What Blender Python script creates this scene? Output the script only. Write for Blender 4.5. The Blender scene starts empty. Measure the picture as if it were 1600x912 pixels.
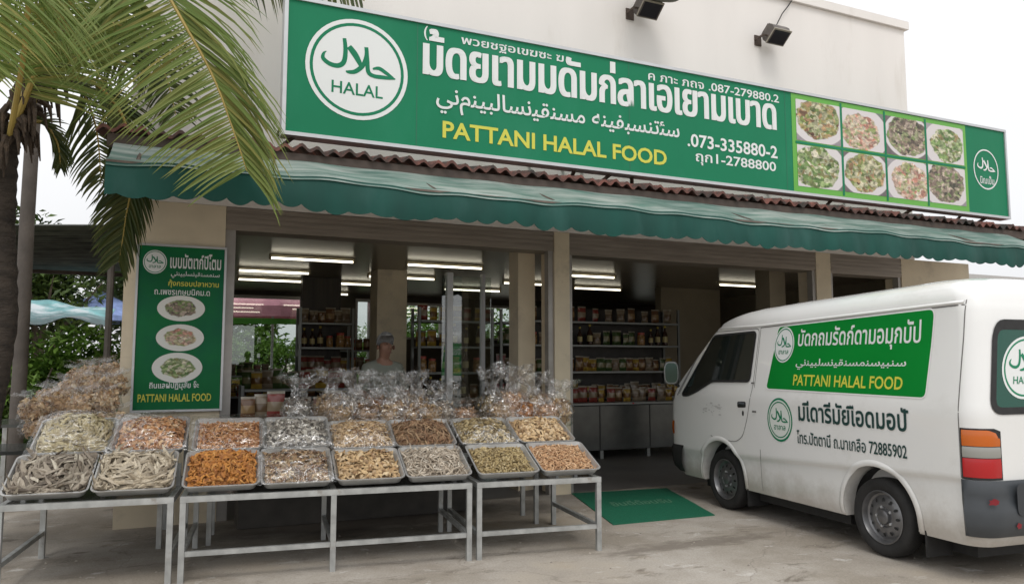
import bpy, bmesh, math, random
from mathutils import Vector, Matrix, Euler
import numpy as np
R = math.radians
C = bpy.context.scene.collection
scn = bpy.context.scene

# ------------------------------------------------------------------ camera
PSI, TH, F, H = R(24.15), R(5.24), 1200.0, 1.55
cd = bpy.data.cameras.new('camera'); cam = bpy.data.objects.new('camera', cd); C.objects.link(cam)
cd.sensor_width = 36; cd.lens = 27.0; cd.clip_end = 3000; cd.clip_start = 0.05
cam.location = (0, 0, H); cam.rotation_euler = (R(90) + TH, 0, -PSI)
scn.camera = cam
# ------------------------------------------------------------------ world, sun, exposure
SUN_EL, SUN_AZ = R(58), R(196)
w = bpy.data.worlds.new('World'); scn.world = w; w.use_nodes = True
nt = w.node_tree; nt.nodes.clear()
sky = nt.nodes.new('ShaderNodeTexSky'); sky.sky_type = 'NISHITA'; sky.sun_disc = False
sky.sun_elevation = SUN_EL; sky.sun_rotation = SUN_AZ; sky.air_density = 1.0; sky.dust_density = 3.0; sky.ozone_density = 1.0
hs = nt.nodes.new('ShaderNodeHueSaturation'); hs.inputs['Saturation'].default_value = 0.10
bg = nt.nodes.new('ShaderNodeBackground'); bg.inputs['Strength'].default_value = 0.15
wo = nt.nodes.new('ShaderNodeOutputWorld')
cl = nt.nodes.new('ShaderNodeMix'); cl.data_type = 'RGBA'; cl.inputs[0].default_value = .8; cl.inputs[0].default_value = .88
tcw = nt.nodes.new('ShaderNodeTexCoord'); sxw = nt.nodes.new('ShaderNodeSeparateXYZ'); nt.links.new(tcw.outputs['Generated'], sxw.inputs[0])
mrw = nt.nodes.new('ShaderNodeMapRange'); mrw.inputs['From Min'].default_value = .0; mrw.inputs['From Max'].default_value = 1.0; mrw.inputs['To Min'].default_value = .93; mrw.inputs['To Max'].default_value = 1.7
nzw = nt.nodes.new('ShaderNodeTexNoise'); nzw.inputs['Scale'].default_value = 2.2; nzw.inputs['Detail'].default_value = 5; nt.links.new(tcw.outputs['Generated'], nzw.inputs[0])
mrn = nt.nodes.new('ShaderNodeMapRange'); mrn.inputs['From Min'].default_value = .3; mrn.inputs['From Max'].default_value = .7; mrn.inputs['To Min'].default_value = .92; mrn.inputs['To Max'].default_value = 1.06; nt.links.new(nzw.outputs[0], mrn.inputs[0])
mlw = nt.nodes.new('ShaderNodeMath'); mlw.operation = 'MULTIPLY'; nt.links.new(sxw.outputs[2], mrw.inputs[0]); nt.links.new(mrw.outputs[0], mlw.inputs[0]); nt.links.new(mrn.outputs[0], mlw.inputs[1])
vcw = nt.nodes.new('ShaderNodeVectorMath'); vcw.operation = 'SCALE'; vcw.inputs[0].default_value = (5.95, 6.0, 6.12); nt.links.new(mlw.outputs[0], vcw.inputs['Scale']); nt.links.new(vcw.outputs[0], cl.inputs[7])  # overcast veil
nt.links.new(sky.outputs[0], hs.inputs['Color']); nt.links.new(hs.outputs[0], cl.inputs[6]); nt.links.new(cl.outputs[2], bg.inputs[0]); nt.links.new(bg.outputs[0], wo.inputs[0])
sl = bpy.data.lights.new('sun', 'SUN'); sl.energy = 1.0; sl.angle = R(22); sl.color = (1, .96, .9)
so = bpy.data.objects.new('sun', sl); C.objects.link(so)
sdir = Vector((math.sin(SUN_AZ) * math.cos(SUN_EL), math.cos(SUN_AZ) * math.cos(SUN_EL), math.sin(SUN_EL)))
so.rotation_euler = sdir.to_track_quat('Z', 'Y').to_euler(); so.location = (0, -5, 20)
scn.view_settings.view_transform = 'Standard'; scn.view_settings.look = 'None'
scn.view_settings.exposure = 0.10; scn.view_settings.gamma = 1.0; scn.view_settings.use_curve_mapping = False
scn.cycles.transparent_max_bounces = 24; scn.cycles.max_bounces = 8; scn.cycles.use_denoising = True
scn.cycles.sample_clamp_indirect = 6

# ------------------------------------------------------------------ helpers
fw = np.array([math.sin(PSI) * math.cos(TH), math.cos(PSI) * math.cos(TH), math.sin(TH)])
rt = np.array([math.cos(PSI), -math.sin(PSI), 0]); upv = np.cross(rt, fw)
def at(px, py, Y):
    r = fw + rt * (px - 800) / F - upv * (py - 456) / F
    k = Y / r[1]; return Vector((r[0] * k, Y, H + r[2] * k))

class MB:
    def __init__(s): s.v = []; s.f = []
    def add(s, vs, fs):
        o = len(s.v); s.v += [tuple(v) for v in vs]; s.f += [tuple(i + o for i in f) for f in fs]; return s
    def box(s, a, b, M=None, bev=0):
        x0, y0, z0 = a; x1, y1, z1 = b
        if bev:
            bm = bmesh.new(); bmesh.ops.create_cube(bm, size=1)
            for v in bm.verts: v.co = Vector(((x0 + x1) / 2 + v.co.x * (x1 - x0), (y0 + y1) / 2 + v.co.y * (y1 - y0), (z0 + z1) / 2 + v.co.z * (z1 - z0)))
            bmesh.ops.bevel(bm, geom=bm.edges[:], offset=bev, segments=2, profile=.5, affect='EDGES')
            bm.verts.index_update(); vs = [v.co.copy() for v in bm.verts]; fs = [[v.index for v in f.verts] for f in bm.faces]; bm.free()
        else:
            vs = [Vector(p) for p in ((x0, y0, z0), (x1, y0, z0), (x1, y1, z0), (x0, y1, z0), (x0, y0, z1), (x1, y0, z1), (x1, y1, z1), (x0, y1, z1))]
            fs = [(0, 3, 2, 1), (4, 5, 6, 7), (0, 1, 5, 4), (1, 2, 6, 5), (2, 3, 7, 6), (3, 0, 4, 7)]
        if M: vs = [M @ v for v in vs]
        return s.add(vs, fs)
    def tube(s, pts, rad, n=8, cap=True):
        pts = [Vector(p) for p in pts]; rs = rad if isinstance(rad, (list, tuple)) else [rad] * len(pts)
        vs = []; fs = []; ref = None
        for i, p in enumerate(pts):
            t = (pts[min(i + 1, len(pts) - 1)] - pts[max(i - 1, 0)]).normalized()
            if ref is None: ref = t.orthogonal().normalized()
            ref = (ref - t * ref.dot(t)).normalized(); b = t.cross(ref)
            for k in range(n):
                a = 2 * math.pi * k / n; vs.append(p + (ref * math.cos(a) + b * math.sin(a)) * rs[i])
        for i in range(len(pts) - 1):
            for k in range(n): fs.append((i * n + k, i * n + (k + 1) % n, (i + 1) * n + (k + 1) % n, (i + 1) * n + k))
        if cap: fs += [tuple(range(n))[::-1], tuple(range((len(pts) - 1) * n, len(pts) * n))]
        return s.add(vs, fs)
    def lathe(s, prof, n=24, M=None, close=False):
        vs = []; fs = []
        for r, z in prof:
            for k in range(n):
                a = 2 * math.pi * k / n; vs.append(Vector((r * math.cos(a), r * math.sin(a), z)))
        m = len(prof)
        for i in range(m if close else m - 1):
            j = (i + 1) % m
            for k in range(n): fs.append((i * n + k, i * n + (k + 1) % n, j * n + (k + 1) % n, j * n + k))
        if M: vs = [M @ v for v in vs]
        return s.add(vs, fs)
    def grid(s, fn, nu, nv):
        vs = [fn(i / nu, j / nv) for j in range(nv + 1) for i in range(nu + 1)]
        fs = [(j * (nu + 1) + i, j * (nu + 1) + i + 1, (j + 1) * (nu + 1) + i + 1, (j + 1) * (nu + 1) + i) for j in range(nv) for i in range(nu)]
        return s.add(vs, fs)
    def prism(s, poly, fn0, fn1):
        n = len(poly); vs = [fn0(*p) for p in poly] + [fn1(*p) for p in poly]
        fs = [tuple(range(n))[::-1], tuple(range(n, 2 * n))] + [(i, (i + 1) % n, n + (i + 1) % n, n + i) for i in range(n)]
        return s.add(vs, fs)

def build(name, mb, m, parent=None, world=False, smooth=False, sharp=40):
    me = bpy.data.meshes.new(name)
    vs = mb.v
    if world and parent is not None:
        inv = (Matrix.Translation(parent.location) @ parent.rotation_euler.to_matrix().to_4x4()).inverted()
        vs = [tuple(inv @ Vector(v)) for v in vs]
    me.from_pydata(vs, [], mb.f); me.update()
    if smooth:
        me.polygons.foreach_set('use_smooth', [True] * len(me.polygons)); me.set_sharp_from_angle(angle=R(sharp))
    me.materials.append(m)
    o = bpy.data.objects.new(name, me); C.objects.link(o)
    if parent is not None: o.parent = parent
    return o
def tag(o, label=None, cat=None, group=None, kind=None):
    if label: o['label'] = label
    if cat: o['category'] = cat
    if group: o['group'] = group
    if kind: o['kind'] = kind
    return o
def thing(name, label, cat, loc=(0, 0, 0), rz=0, group=None):
    o = bpy.data.objects.new(name, None); C.objects.link(o); o.empty_display_size = .1
    o.location = loc; o.rotation_euler = (0, 0, rz); return tag(o, label, cat, group)
def dup(root, loc, rot, label=None, group=None):
    r = root.copy(); C.objects.link(r); r.location = loc; r.rotation_euler = rot
    if label: r['label'] = label
    if group: r['group'] = group
    for ch in list(root.children):
        c = ch.copy(); C.objects.link(c); c.parent = r
        for g in ch.children:
            d = g.copy(); C.objects.link(d); d.parent = c
    return r
def struct(name, mb, m, smooth=False):
    return tag(build(name, mb, m, smooth=smooth), kind='structure')

# ------------------------------------------------------------------ materials
def mat(name, col, rough=.6, metal=0, var=0, vs=6.0, bump=0, bs=40.0, spec=.5, stretch=None, dirt=None, ds=1.5, dlo=.5, dhi=.7, coat=0, island=None, emit=0, trans=0):
    m = bpy.data.materials.new(name); m.use_nodes = True; n = m.node_tree.nodes; l = m.node_tree.links
    b = n['Principled BSDF']; b.inputs['Roughness'].default_value = rough; b.inputs['Metallic'].default_value = metal
    b.inputs['Specular IOR Level'].default_value = spec; b.inputs['Coat Weight'].default_value = coat
    b.inputs['Base Color'].default_value = (*col, 1)
    tc = n.new('ShaderNodeTexCoord'); co = tc.outputs['Object']
    if stretch:
        mp = n.new('ShaderNodeMapping'); mp.inputs['Scale'].default_value = stretch; l.new(co, mp.inputs[0]); co = mp.outputs[0]
    cur = None
    if island:
        g = n.new('ShaderNodeNewGeometry'); cr = n.new('ShaderNodeValToRGB'); l.new(g.outputs['Random Per Island'], cr.inputs[0])
        cr.color_ramp.interpolation = 'LINEAR'
        while len(cr.color_ramp.elements) < len(island): cr.color_ramp.elements.new(.5)
        for i, c in enumerate(island):
            cr.color_ramp.elements[i].position = i / (len(island) - 1); cr.color_ramp.elements[i].color = (*c, 1)
        cur = cr.outputs[0]
    if var:
        nz = n.new('ShaderNodeTexNoise'); nz.inputs['Scale'].default_value = vs; nz.inputs['Detail'].default_value = 6; l.new(co, nz.inputs[0])
        mr = n.new('ShaderNodeMapRange'); mr.inputs['From Min'].default_value = .3; mr.inputs['From Max'].default_value = .7
        mr.inputs['To Min'].default_value = 1 - var; mr.inputs['To Max'].default_value = 1 + var; l.new(nz.outputs[0], mr.inputs[0])
        mx = n.new('ShaderNodeMix'); mx.data_type = 'RGBA'; mx.blend_type = 'MULTIPLY'; mx.inputs[0].default_value = 1
        if cur: l.new(cur, mx.inputs[6])
        else: mx.inputs[6].default_value = (*col, 1)
        l.new(mr.outputs[0], mx.inputs[7]); cur = mx.outputs[2]
    if dirt:
        nz = n.new('ShaderNodeTexNoise'); nz.inputs['Scale'].default_value = ds; nz.inputs['Detail'].default_value = 8; nz.inputs['Roughness'].default_value = .65; l.new(co, nz.inputs[0])
        mr = n.new('ShaderNodeMapRange'); mr.inputs['From Min'].default_value = dlo; mr.inputs['From Max'].default_value = dhi; l.new(nz.outputs[0], mr.inputs[0])
        mx = n.new('ShaderNodeMix'); mx.data_type = 'RGBA'
        if cur: l.new(cur, mx.inputs[6])
        else: mx.inputs[6].default_value = (*col, 1)
        mx.inputs[7].default_value = (*dirt, 1); l.new(mr.outputs[0], mx.inputs[0]); cur = mx.outputs[2]
    if cur: l.new(cur, b.inputs['Base Color'])
    if bump:
        nz = n.new('ShaderNodeTexNoise'); nz.inputs['Scale'].default_value = bs; nz.inputs['Detail'].default_value = 5; l.new(co, nz.inputs[0])
        bp = n.new('ShaderNodeBump'); bp.inputs['Strength'].default_value = bump; bp.inputs['Distance'].default_value = .02
        l.new(nz.outputs[0], bp.inputs['Height']); l.new(bp.outputs[0], b.inputs['Normal'])
    if trans:
        tl_ = n.new('ShaderNodeBsdfTranslucent'); ms = n.new('ShaderNodeMixShader'); ms.inputs[0].default_value = trans
        if cur: l.new(cur, tl_.inputs[0])
        else: tl_.inputs[0].default_value = (*col, 1)
        l.new(b.outputs[0], ms.inputs[1]); l.new(tl_.outputs[0], ms.inputs[2]); l.new(ms.outputs[0], n['Material Output'].inputs[0])
    if emit:
        b.inputs['Emission Color'].default_value = (*col, 1); b.inputs['Emission Strength'].default_value = emit
    return m
def film_mat(name, tint=(.97, .97, .97), gloss=.10, rough=.12, bump=.6, bs=14, edge=.45, crease=0, cs=.55):
    m = bpy.data.materials.new(name); m.use_nodes = True; n = m.node_tree.nodes; l = m.node_tree.links; n.clear()
    o = n.new('ShaderNodeOutputMaterial'); t = n.new('ShaderNodeBsdfTransparent'); t.inputs[0].default_value = (*tint, 1)
    g = n.new('ShaderNodeBsdfGlossy'); g.inputs[0].default_value = (1, 1, 1, 1); g.inputs['Roughness'].default_value = rough
    lw = n.new('ShaderNodeLayerWeight'); lw.inputs[0].default_value = .35
    mr = n.new('ShaderNodeMapRange'); mr.inputs['To Min'].default_value = gloss; mr.inputs['To Max'].default_value = edge
    l.new(lw.outputs['Facing'], mr.inputs[0]); fac = mr.outputs[0]
    mx = n.new('ShaderNodeMixShader'); l.new(t.outputs[0], mx.inputs[1]); l.new(g.outputs[0], mx.inputs[2]); l.new(mx.outputs[0], o.inputs[0])
    if bump:
        tc = n.new('ShaderNodeTexCoord'); nz = n.new('ShaderNodeTexNoise'); nz.inputs['Scale'].default_value = bs; nz.inputs['Detail'].default_value = 4; nz.inputs['Distortion'].default_value = 1.2
        l.new(tc.outputs['Object'], nz.inputs[0]); bp = n.new('ShaderNodeBump'); bp.inputs['Strength'].default_value = bump; bp.inputs['Distance'].default_value = .05
        l.new(nz.outputs[0], bp.inputs['Height']); l.new(bp.outputs[0], g.inputs['Normal'])
        if crease:   # fold lines with extra gloss, highlights painted into the plastic
            n2 = n.new('ShaderNodeTexNoise'); n2.inputs['Scale'].default_value = crease; n2.inputs['Detail'].default_value = 3; n2.inputs['Distortion'].default_value = 2.0; l.new(tc.outputs['Object'], n2.inputs[0])
            s1 = n.new('ShaderNodeMath'); s1.operation = 'SUBTRACT'; l.new(n2.outputs[0], s1.inputs[0]); s1.inputs[1].default_value = .5
            s2 = n.new('ShaderNodeMath'); s2.operation = 'ABSOLUTE'; l.new(s1.outputs[0], s2.inputs[0])
            s3 = n.new('ShaderNodeMapRange'); s3.inputs['From Min'].default_value = .03; s3.inputs['From Max'].default_value = .0; s3.inputs['To Min'].default_value = 0; s3.inputs['To Max'].default_value = cs; l.new(s2.outputs[0], s3.inputs[0])
            s4 = n.new('ShaderNodeMath'); s4.operation = 'ADD'; s4.use_clamp = True; l.new(fac, s4.inputs[0]); l.new(s3.outputs[0], s4.inputs[1]); fac = s4.outputs[0]
    l.new(fac, mx.inputs[0])
    return m
def dish_mat(name, c, half, seed, pal, bgc, axes=(0, 2), rim=.93, plate=(.75, .74, .7), food=.74):
    """a printed photograph of a plate of food; c = centre of the print in its own object space"""
    m = bpy.data.materials.new(name); m.use_nodes = True; n = m.node_tree.nodes; l = m.node_tree.links
    b = n['Principled BSDF']; b.inputs['Roughness'].default_value = .45
    tc = n.new('ShaderNodeTexCoord'); mp = n.new('ShaderNodeMapping'); mp.vector_type = 'POINT'
    sc = [1.0 / half[0], 1, 1.0 / half[1]] ; mp.inputs['Scale'].default_value = (sc[0], 0, sc[2])
    mp.inputs['Location'].default_value = (-c[0] * sc[0], 0, -c[1] * sc[2]); l.new(tc.outputs['Object'], mp.inputs[0])
    nz = n.new('ShaderNodeTexNoise'); nz.noise_dimensions = '4D'; nz.inputs['W'].default_value = seed; nz.inputs['Scale'].default_value = 2.2; nz.inputs['Detail'].default_value = 4; l.new(mp.outputs[0], nz.inputs[0])
    ln = n.new('ShaderNodeVectorMath'); ln.operation = 'LENGTH'; l.new(mp.outputs[0], ln.inputs[0])
    ad = n.new('ShaderNodeMath'); ad.operation = 'MULTIPLY_ADD'; l.new(nz.outputs[0], ad.inputs[0]); ad.inputs[1].default_value = .5; l.new(ln.outputs['Value'], ad.inputs[2])
    vo = n.new('ShaderNodeTexVoronoi'); vo.voronoi_dimensions = '4D'; vo.inputs['W'].default_value = seed; vo.inputs['Scale'].default_value = 5.5
    ds = n.new('ShaderNodeVectorMath'); ds.operation = 'MULTIPLY_ADD'; l.new(nz.outputs['Color'], ds.inputs[0]); ds.inputs[1].default_value = (.7, .7, .7); l.new(mp.outputs[0], ds.inputs[2]); l.new(ds.outputs[0], vo.inputs[0])
    sx = n.new('ShaderNodeSeparateColor'); l.new(vo.outputs['Color'], sx.inputs[0])
    cr = n.new('ShaderNodeValToRGB'); l.new(sx.outputs[0], cr.inputs[0])
    while len(cr.color_ramp.elements) < len(pal): cr.color_ramp.elements.new(.5)
    for i, cc in enumerate(pal): cr.color_ramp.elements[i].position = i / (len(pal) - 1); cr.color_ramp.elements[i].color = (*cc, 1)
    nz2 = n.new('ShaderNodeTexNoise'); nz2.noise_dimensions = '4D'; nz2.inputs['W'].default_value = seed + 3; nz2.inputs['Scale'].default_value = 7; nz2.inputs['Detail'].default_value = 6; l.new(mp.outputs[0], nz2.inputs[0])
    mr = n.new('ShaderNodeMapRange'); mr.inputs['From Min'].default_value = .3; mr.inputs['From Max'].default_value = .7; mr.inputs['To Min'].default_value = .35; mr.inputs['To Max'].default_value = 1.6; l.new(nz2.outputs[0], mr.inputs[0])
    mu = n.new('ShaderNodeMix'); mu.data_type = 'RGBA'; mu.blend_type = 'MULTIPLY'; mu.inputs[0].default_value = 1; l.new(cr.outputs[0], mu.inputs[6]); l.new(mr.outputs[0], mu.inputs[7])
    f1 = n.new('ShaderNodeMapRange'); f1.inputs['From Min'].default_value = food + .27; f1.inputs['From Max'].default_value = food + .22; l.new(ad.outputs[0], f1.inputs[0])
    m1 = n.new('ShaderNodeMix'); m1.data_type = 'RGBA'; l.new(f1.outputs[0], m1.inputs[0]); m1.inputs[6].default_value = (*plate, 1); l.new(mu.outputs[2], m1.inputs[7])
    f2 = n.new('ShaderNodeMapRange'); f2.inputs['From Min'].default_value = rim + .02; f2.inputs['From Max'].default_value = rim - .02; l.new(ln.outputs['Value'], f2.inputs[0])
    m2 = n.new('ShaderNodeMix'); m2.data_type = 'RGBA'; l.new(f2.outputs[0], m2.inputs[0]); l.new(m1.outputs[2], m2.inputs[7])
    bgm = n.new('ShaderNodeMix'); bgm.data_type = 'RGBA'; bgm.inputs[6].default_value = (*[x * .45 for x in bgc], 1); bgm.inputs[7].default_value = (*bgc, 1); l.new(nz2.outputs[0], bgm.inputs[0]); l.new(bgm.outputs[2], m2.inputs[6])
    l.new(m2.outputs[2], b.inputs['Base Color'])
    return m

M = {}
M['wall'] = mat('wall_paint', (.81, .775, .74), .85, var=.04, vs=1.3, bump=.06, bs=60, dirt=(.62, .575, .52), ds=1.6, dlo=.55, dhi=.85, stretch=(1, 1, .22))
M['pillar'] = mat('pillar_paint', (.68, .59, .44), .8, var=.08, vs=3, bump=.05, dirt=(.36, .31, .25), ds=1.6, dlo=.55, dhi=.8)
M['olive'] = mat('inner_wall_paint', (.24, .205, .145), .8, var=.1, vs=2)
M['trim'] = mat('grey_metal_trim', (.36, .34, .32), .45, .4, var=.1)
M['shutter'] = mat('shutter_box_metal', (.30, .26, .22), .55, .3, var=.15, vs=2, stretch=(1, 1, 12))
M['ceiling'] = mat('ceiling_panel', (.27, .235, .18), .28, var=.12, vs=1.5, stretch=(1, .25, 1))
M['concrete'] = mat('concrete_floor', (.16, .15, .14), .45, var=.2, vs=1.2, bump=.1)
M['tile'] = mat('clay_tile', (.17, .065, .05), .8, var=.5, vs=9, dirt=(.04, .034, .03), ds=3.2, dlo=.40, dhi=.58)
M['dark'] = mat('dark_void', (.02, .02, .02), .8)
M['wood'] = mat('dark_wood', (.07, .05, .04), .7, var=.3)
M['green'] = mat('sign_green', (.009, .19, .090), .5, spec=.2, bump=.12, bs=2.2, stretch=(1, 1, .5), var=.06, vs=1.2, dirt=(.03, .23, .13), ds=.9, dlo=.5, dhi=.9)
M['lime'] = mat('sign_lime', (.12, .40, .05), .4)
M['white'] = mat('sign_white', (.74, .76, .75), .4)
M['yellow'] = mat('sign_yellow', (.62, .60, .07), .4)
M['alu'] = mat('aluminium_frame', (.55, .56, .57), .4, .5, var=.05)
M['rust'] = mat('rusty_steel', (.10, .075, .06), .7, .3, var=.4, vs=8)
M['awn'] = mat('awning_green', (.007, .060, .047), .6, spec=.25, var=.28, vs=2.2, bump=.25, bs=3, dirt=(.038, .10, .09), ds=1.4, dlo=.52, dhi=.85, stretch=(1, 1, .35))
M['awntop'] = mat('awning_weathered', (.07, .14, .115), .6, var=.25, vs=3, dirt=(.30, .34, .31), ds=2.0, dlo=.42, dhi=.66, stretch=(.5, 3, 1))
M['steel'] = mat('tray_steel', (.50, .495, .48), .38, .6, var=.12, vs=12)
M['tablemetal'] = mat('galvanised_frame', (.42, .43, .42), .45, .55, var=.25, vs=9, dirt=(.24, .2, .16), ds=6, dlo=.6, dhi=.75)
M['film'] = film_mat('clear_plastic', gloss=.035, rough=.10, edge=.40, bump=.6, bs=13, crease=9, cs=.42)
M['film2'] = film_mat('thin_clear_plastic', gloss=.02, rough=.15, edge=.22, bump=.8, bs=16)
M['filmflat'] = film_mat('cling_film', gloss=.03, rough=.2, bump=.8, bs=9, edge=.28, crease=7, cs=.26)
M['glass'] = film_mat('window_glass', (.82, .86, .84), gloss=.10, rough=.01, bump=0, edge=.6)
M['van'] = mat('van_paint', (.78, .78, .765), .18, var=.02, vs=1, coat=.5, dirt=(.60, .585, .55), ds=1.3, dlo=.55, dhi=.85)
def road_dirt(m):
    n = m.node_tree.nodes; l = m.node_tree.links; b = n['Principled BSDF']; src = b.inputs['Base Color'].links[0].from_socket
    tc = n.new('ShaderNodeTexCoord'); sx = n.new('ShaderNodeSeparateXYZ'); l.new(tc.outputs['Object'], sx.inputs[0])
    nz = n.new('ShaderNodeTexNoise'); nz.inputs['Scale'].default_value = 5; nz.inputs['Detail'].default_value = 9; nz.inputs['Roughness'].default_value = .7; l.new(tc.outputs['Object'], nz.inputs[0])
    ad = n.new('ShaderNodeMath'); ad.operation = 'MULTIPLY_ADD'; l.new(nz.outputs[0], ad.inputs[0]); ad.inputs[1].default_value = -.5; l.new(sx.outputs[2], ad.inputs[2])
    mr = n.new('ShaderNodeMapRange'); mr.inputs['From Min'].default_value = .30; mr.inputs['From Max'].default_value = .02; mr.inputs['To Max'].default_value = .6; l.new(ad.outputs[0], mr.inputs[0])
    mx = n.new('ShaderNodeMix'); mx.data_type = 'RGBA'; l.new(mr.outputs[0], mx.inputs[0]); l.new(src, mx.inputs[6]); mx.inputs[7].default_value = (.33, .28, .22, 1); l.new(mx.outputs[2], b.inputs['Base Color'])
road_dirt(M['van'])
M['vglass'] = mat('tinted_glass', (.010, .014, .013), .04, spec=.5)
M['rubber'] = mat('black_rubber', (.018, .018, .018), .7, var=.25, vs=20)
M['tyre'] = mat('tyre_rubber', (.018, .0175, .017), .8, var=.3, vs=10, bump=.2, bs=60)
M['rim'] = mat('steel_rim', (.20, .20, .205), .35, .7, var=.2, vs=10)
M['grey'] = mat('bumper_grey', (.055, .062, .07), .45, var=.12, vs=4)
M['vgreen'] = mat('van_sign_green', (.002, .205, .028), .4, spec=.2, var=.05, vs=2)
M['vtext'] = mat('dark_lettering', (.012, .05, .045), .5)
M['gap'] = mat('panel_gap', (.13, .125, .12), .8)
M['amber'] = mat('amber_lens', (.55, .12, .008), .15, coat=.5)
M['red'] = mat('red_lens', (.42, .006, .01), .15, coat=.5)
M['clear'] = mat('clear_lens', (.30, .30, .275), .15, coat=.5)
M['mat'] = mat('rubber_mat_green', (.004, .125, .065), .75, var=.12, vs=30, bump=.3, bs=150)
M['matline'] = mat('mat_lettering', (.10, .24, .15), .8)
M['lamp'] = mat('lamp_tube', (1, .93, .74), .5, emit=3.2)
M['cream'] = mat('lamp_casing', (.30, .26, .17), .5)
M['fl'] = mat('floodlight_metal', (.13, .115, .105), .6, .3, var=.35, vs=7)
M['fglass'] = mat('floodlight_glass', (.03, .03, .035), .08)
M['bark'] = mat('palm_bark', (.040, .031, .024), .9, var=.45, vs=7, bump=.8, bs=22, stretch=(1, 1, 3))
M['fibre'] = mat('palm_fibre', (.05, .034, .022), .95, var=.5, vs=14, bump=.8, bs=30)
M['post'] = mat('weathered_post', (.095, .082, .072), .85, var=.25, vs=4, bump=.3)
M['frond'] = mat('palm_leaflets', (.1, .13, .03), .5, island=[(.13, .20, .042), (.18, .245, .06), (.25, .275, .08), (.15, .22, .05), (.30, .27, .075)], spec=.35, trans=.4)
M['frond2'] = mat('dark_palm_leaflets', (.04, .06, .015), .5, island=[(.035, .055, .014), (.06, .08, .02), (.10, .11, .03), (.045, .07, .018)], spec=.35, trans=.3)
M['rachis'] = mat('frond_stem', (.34, .25, .06), .55, var=.15)
M['leaf'] = mat('bush_leaf', (.06, .12, .02), .5, island=[(.05, .11, .016), (.10, .20, .028), (.17, .29, .05), (.07, .14, .02)], spec=.3, trans=.35)
M['leaf2'] = mat('tree_leaf', (.05, .09, .02), .5, island=[(.035, .065, .015), (.06, .10, .02), (.09, .14, .03)], spec=.3)
M['trunk'] = mat('tree_trunk', (.10, .08, .06), .9, var=.3)
M['tarp'] = mat('teal_tarp', (.07, .24, .25), .5, var=.5, vs=2.5, dirt=(.45, .50, .52), ds=1.3, dlo=.5, dhi=.62)
M['tin'] = mat('corrugated_tin', (.10, .105, .095), .6, .3, var=.5, vs=3)
M['pink'] = mat('pink_canvas', (.72, .30, .38), .7, var=.12)
M['skin'] = mat('skin', (.26, .14, .095), .55)
M['shirt'] = mat('grey_shirt', (.20, .215, .18), .85, var=.1, bump=.1, bs=8)
M['hair'] = mat('grey_hair', (.26, .26, .255), .8, var=.3, vs=30)
M['cabinet'] = mat('cabinet_panel', (.085, .09, .085), .18, .3, var=.15)
M['counter'] = mat('counter_front', (.045, .04, .034), .5, var=.3)
M['shelf'] = mat('shelf_metal', (.22, .23, .22), .4, .5)
M['trousers'] = mat('dark_trousers', (.03, .03, .035), .9)

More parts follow.
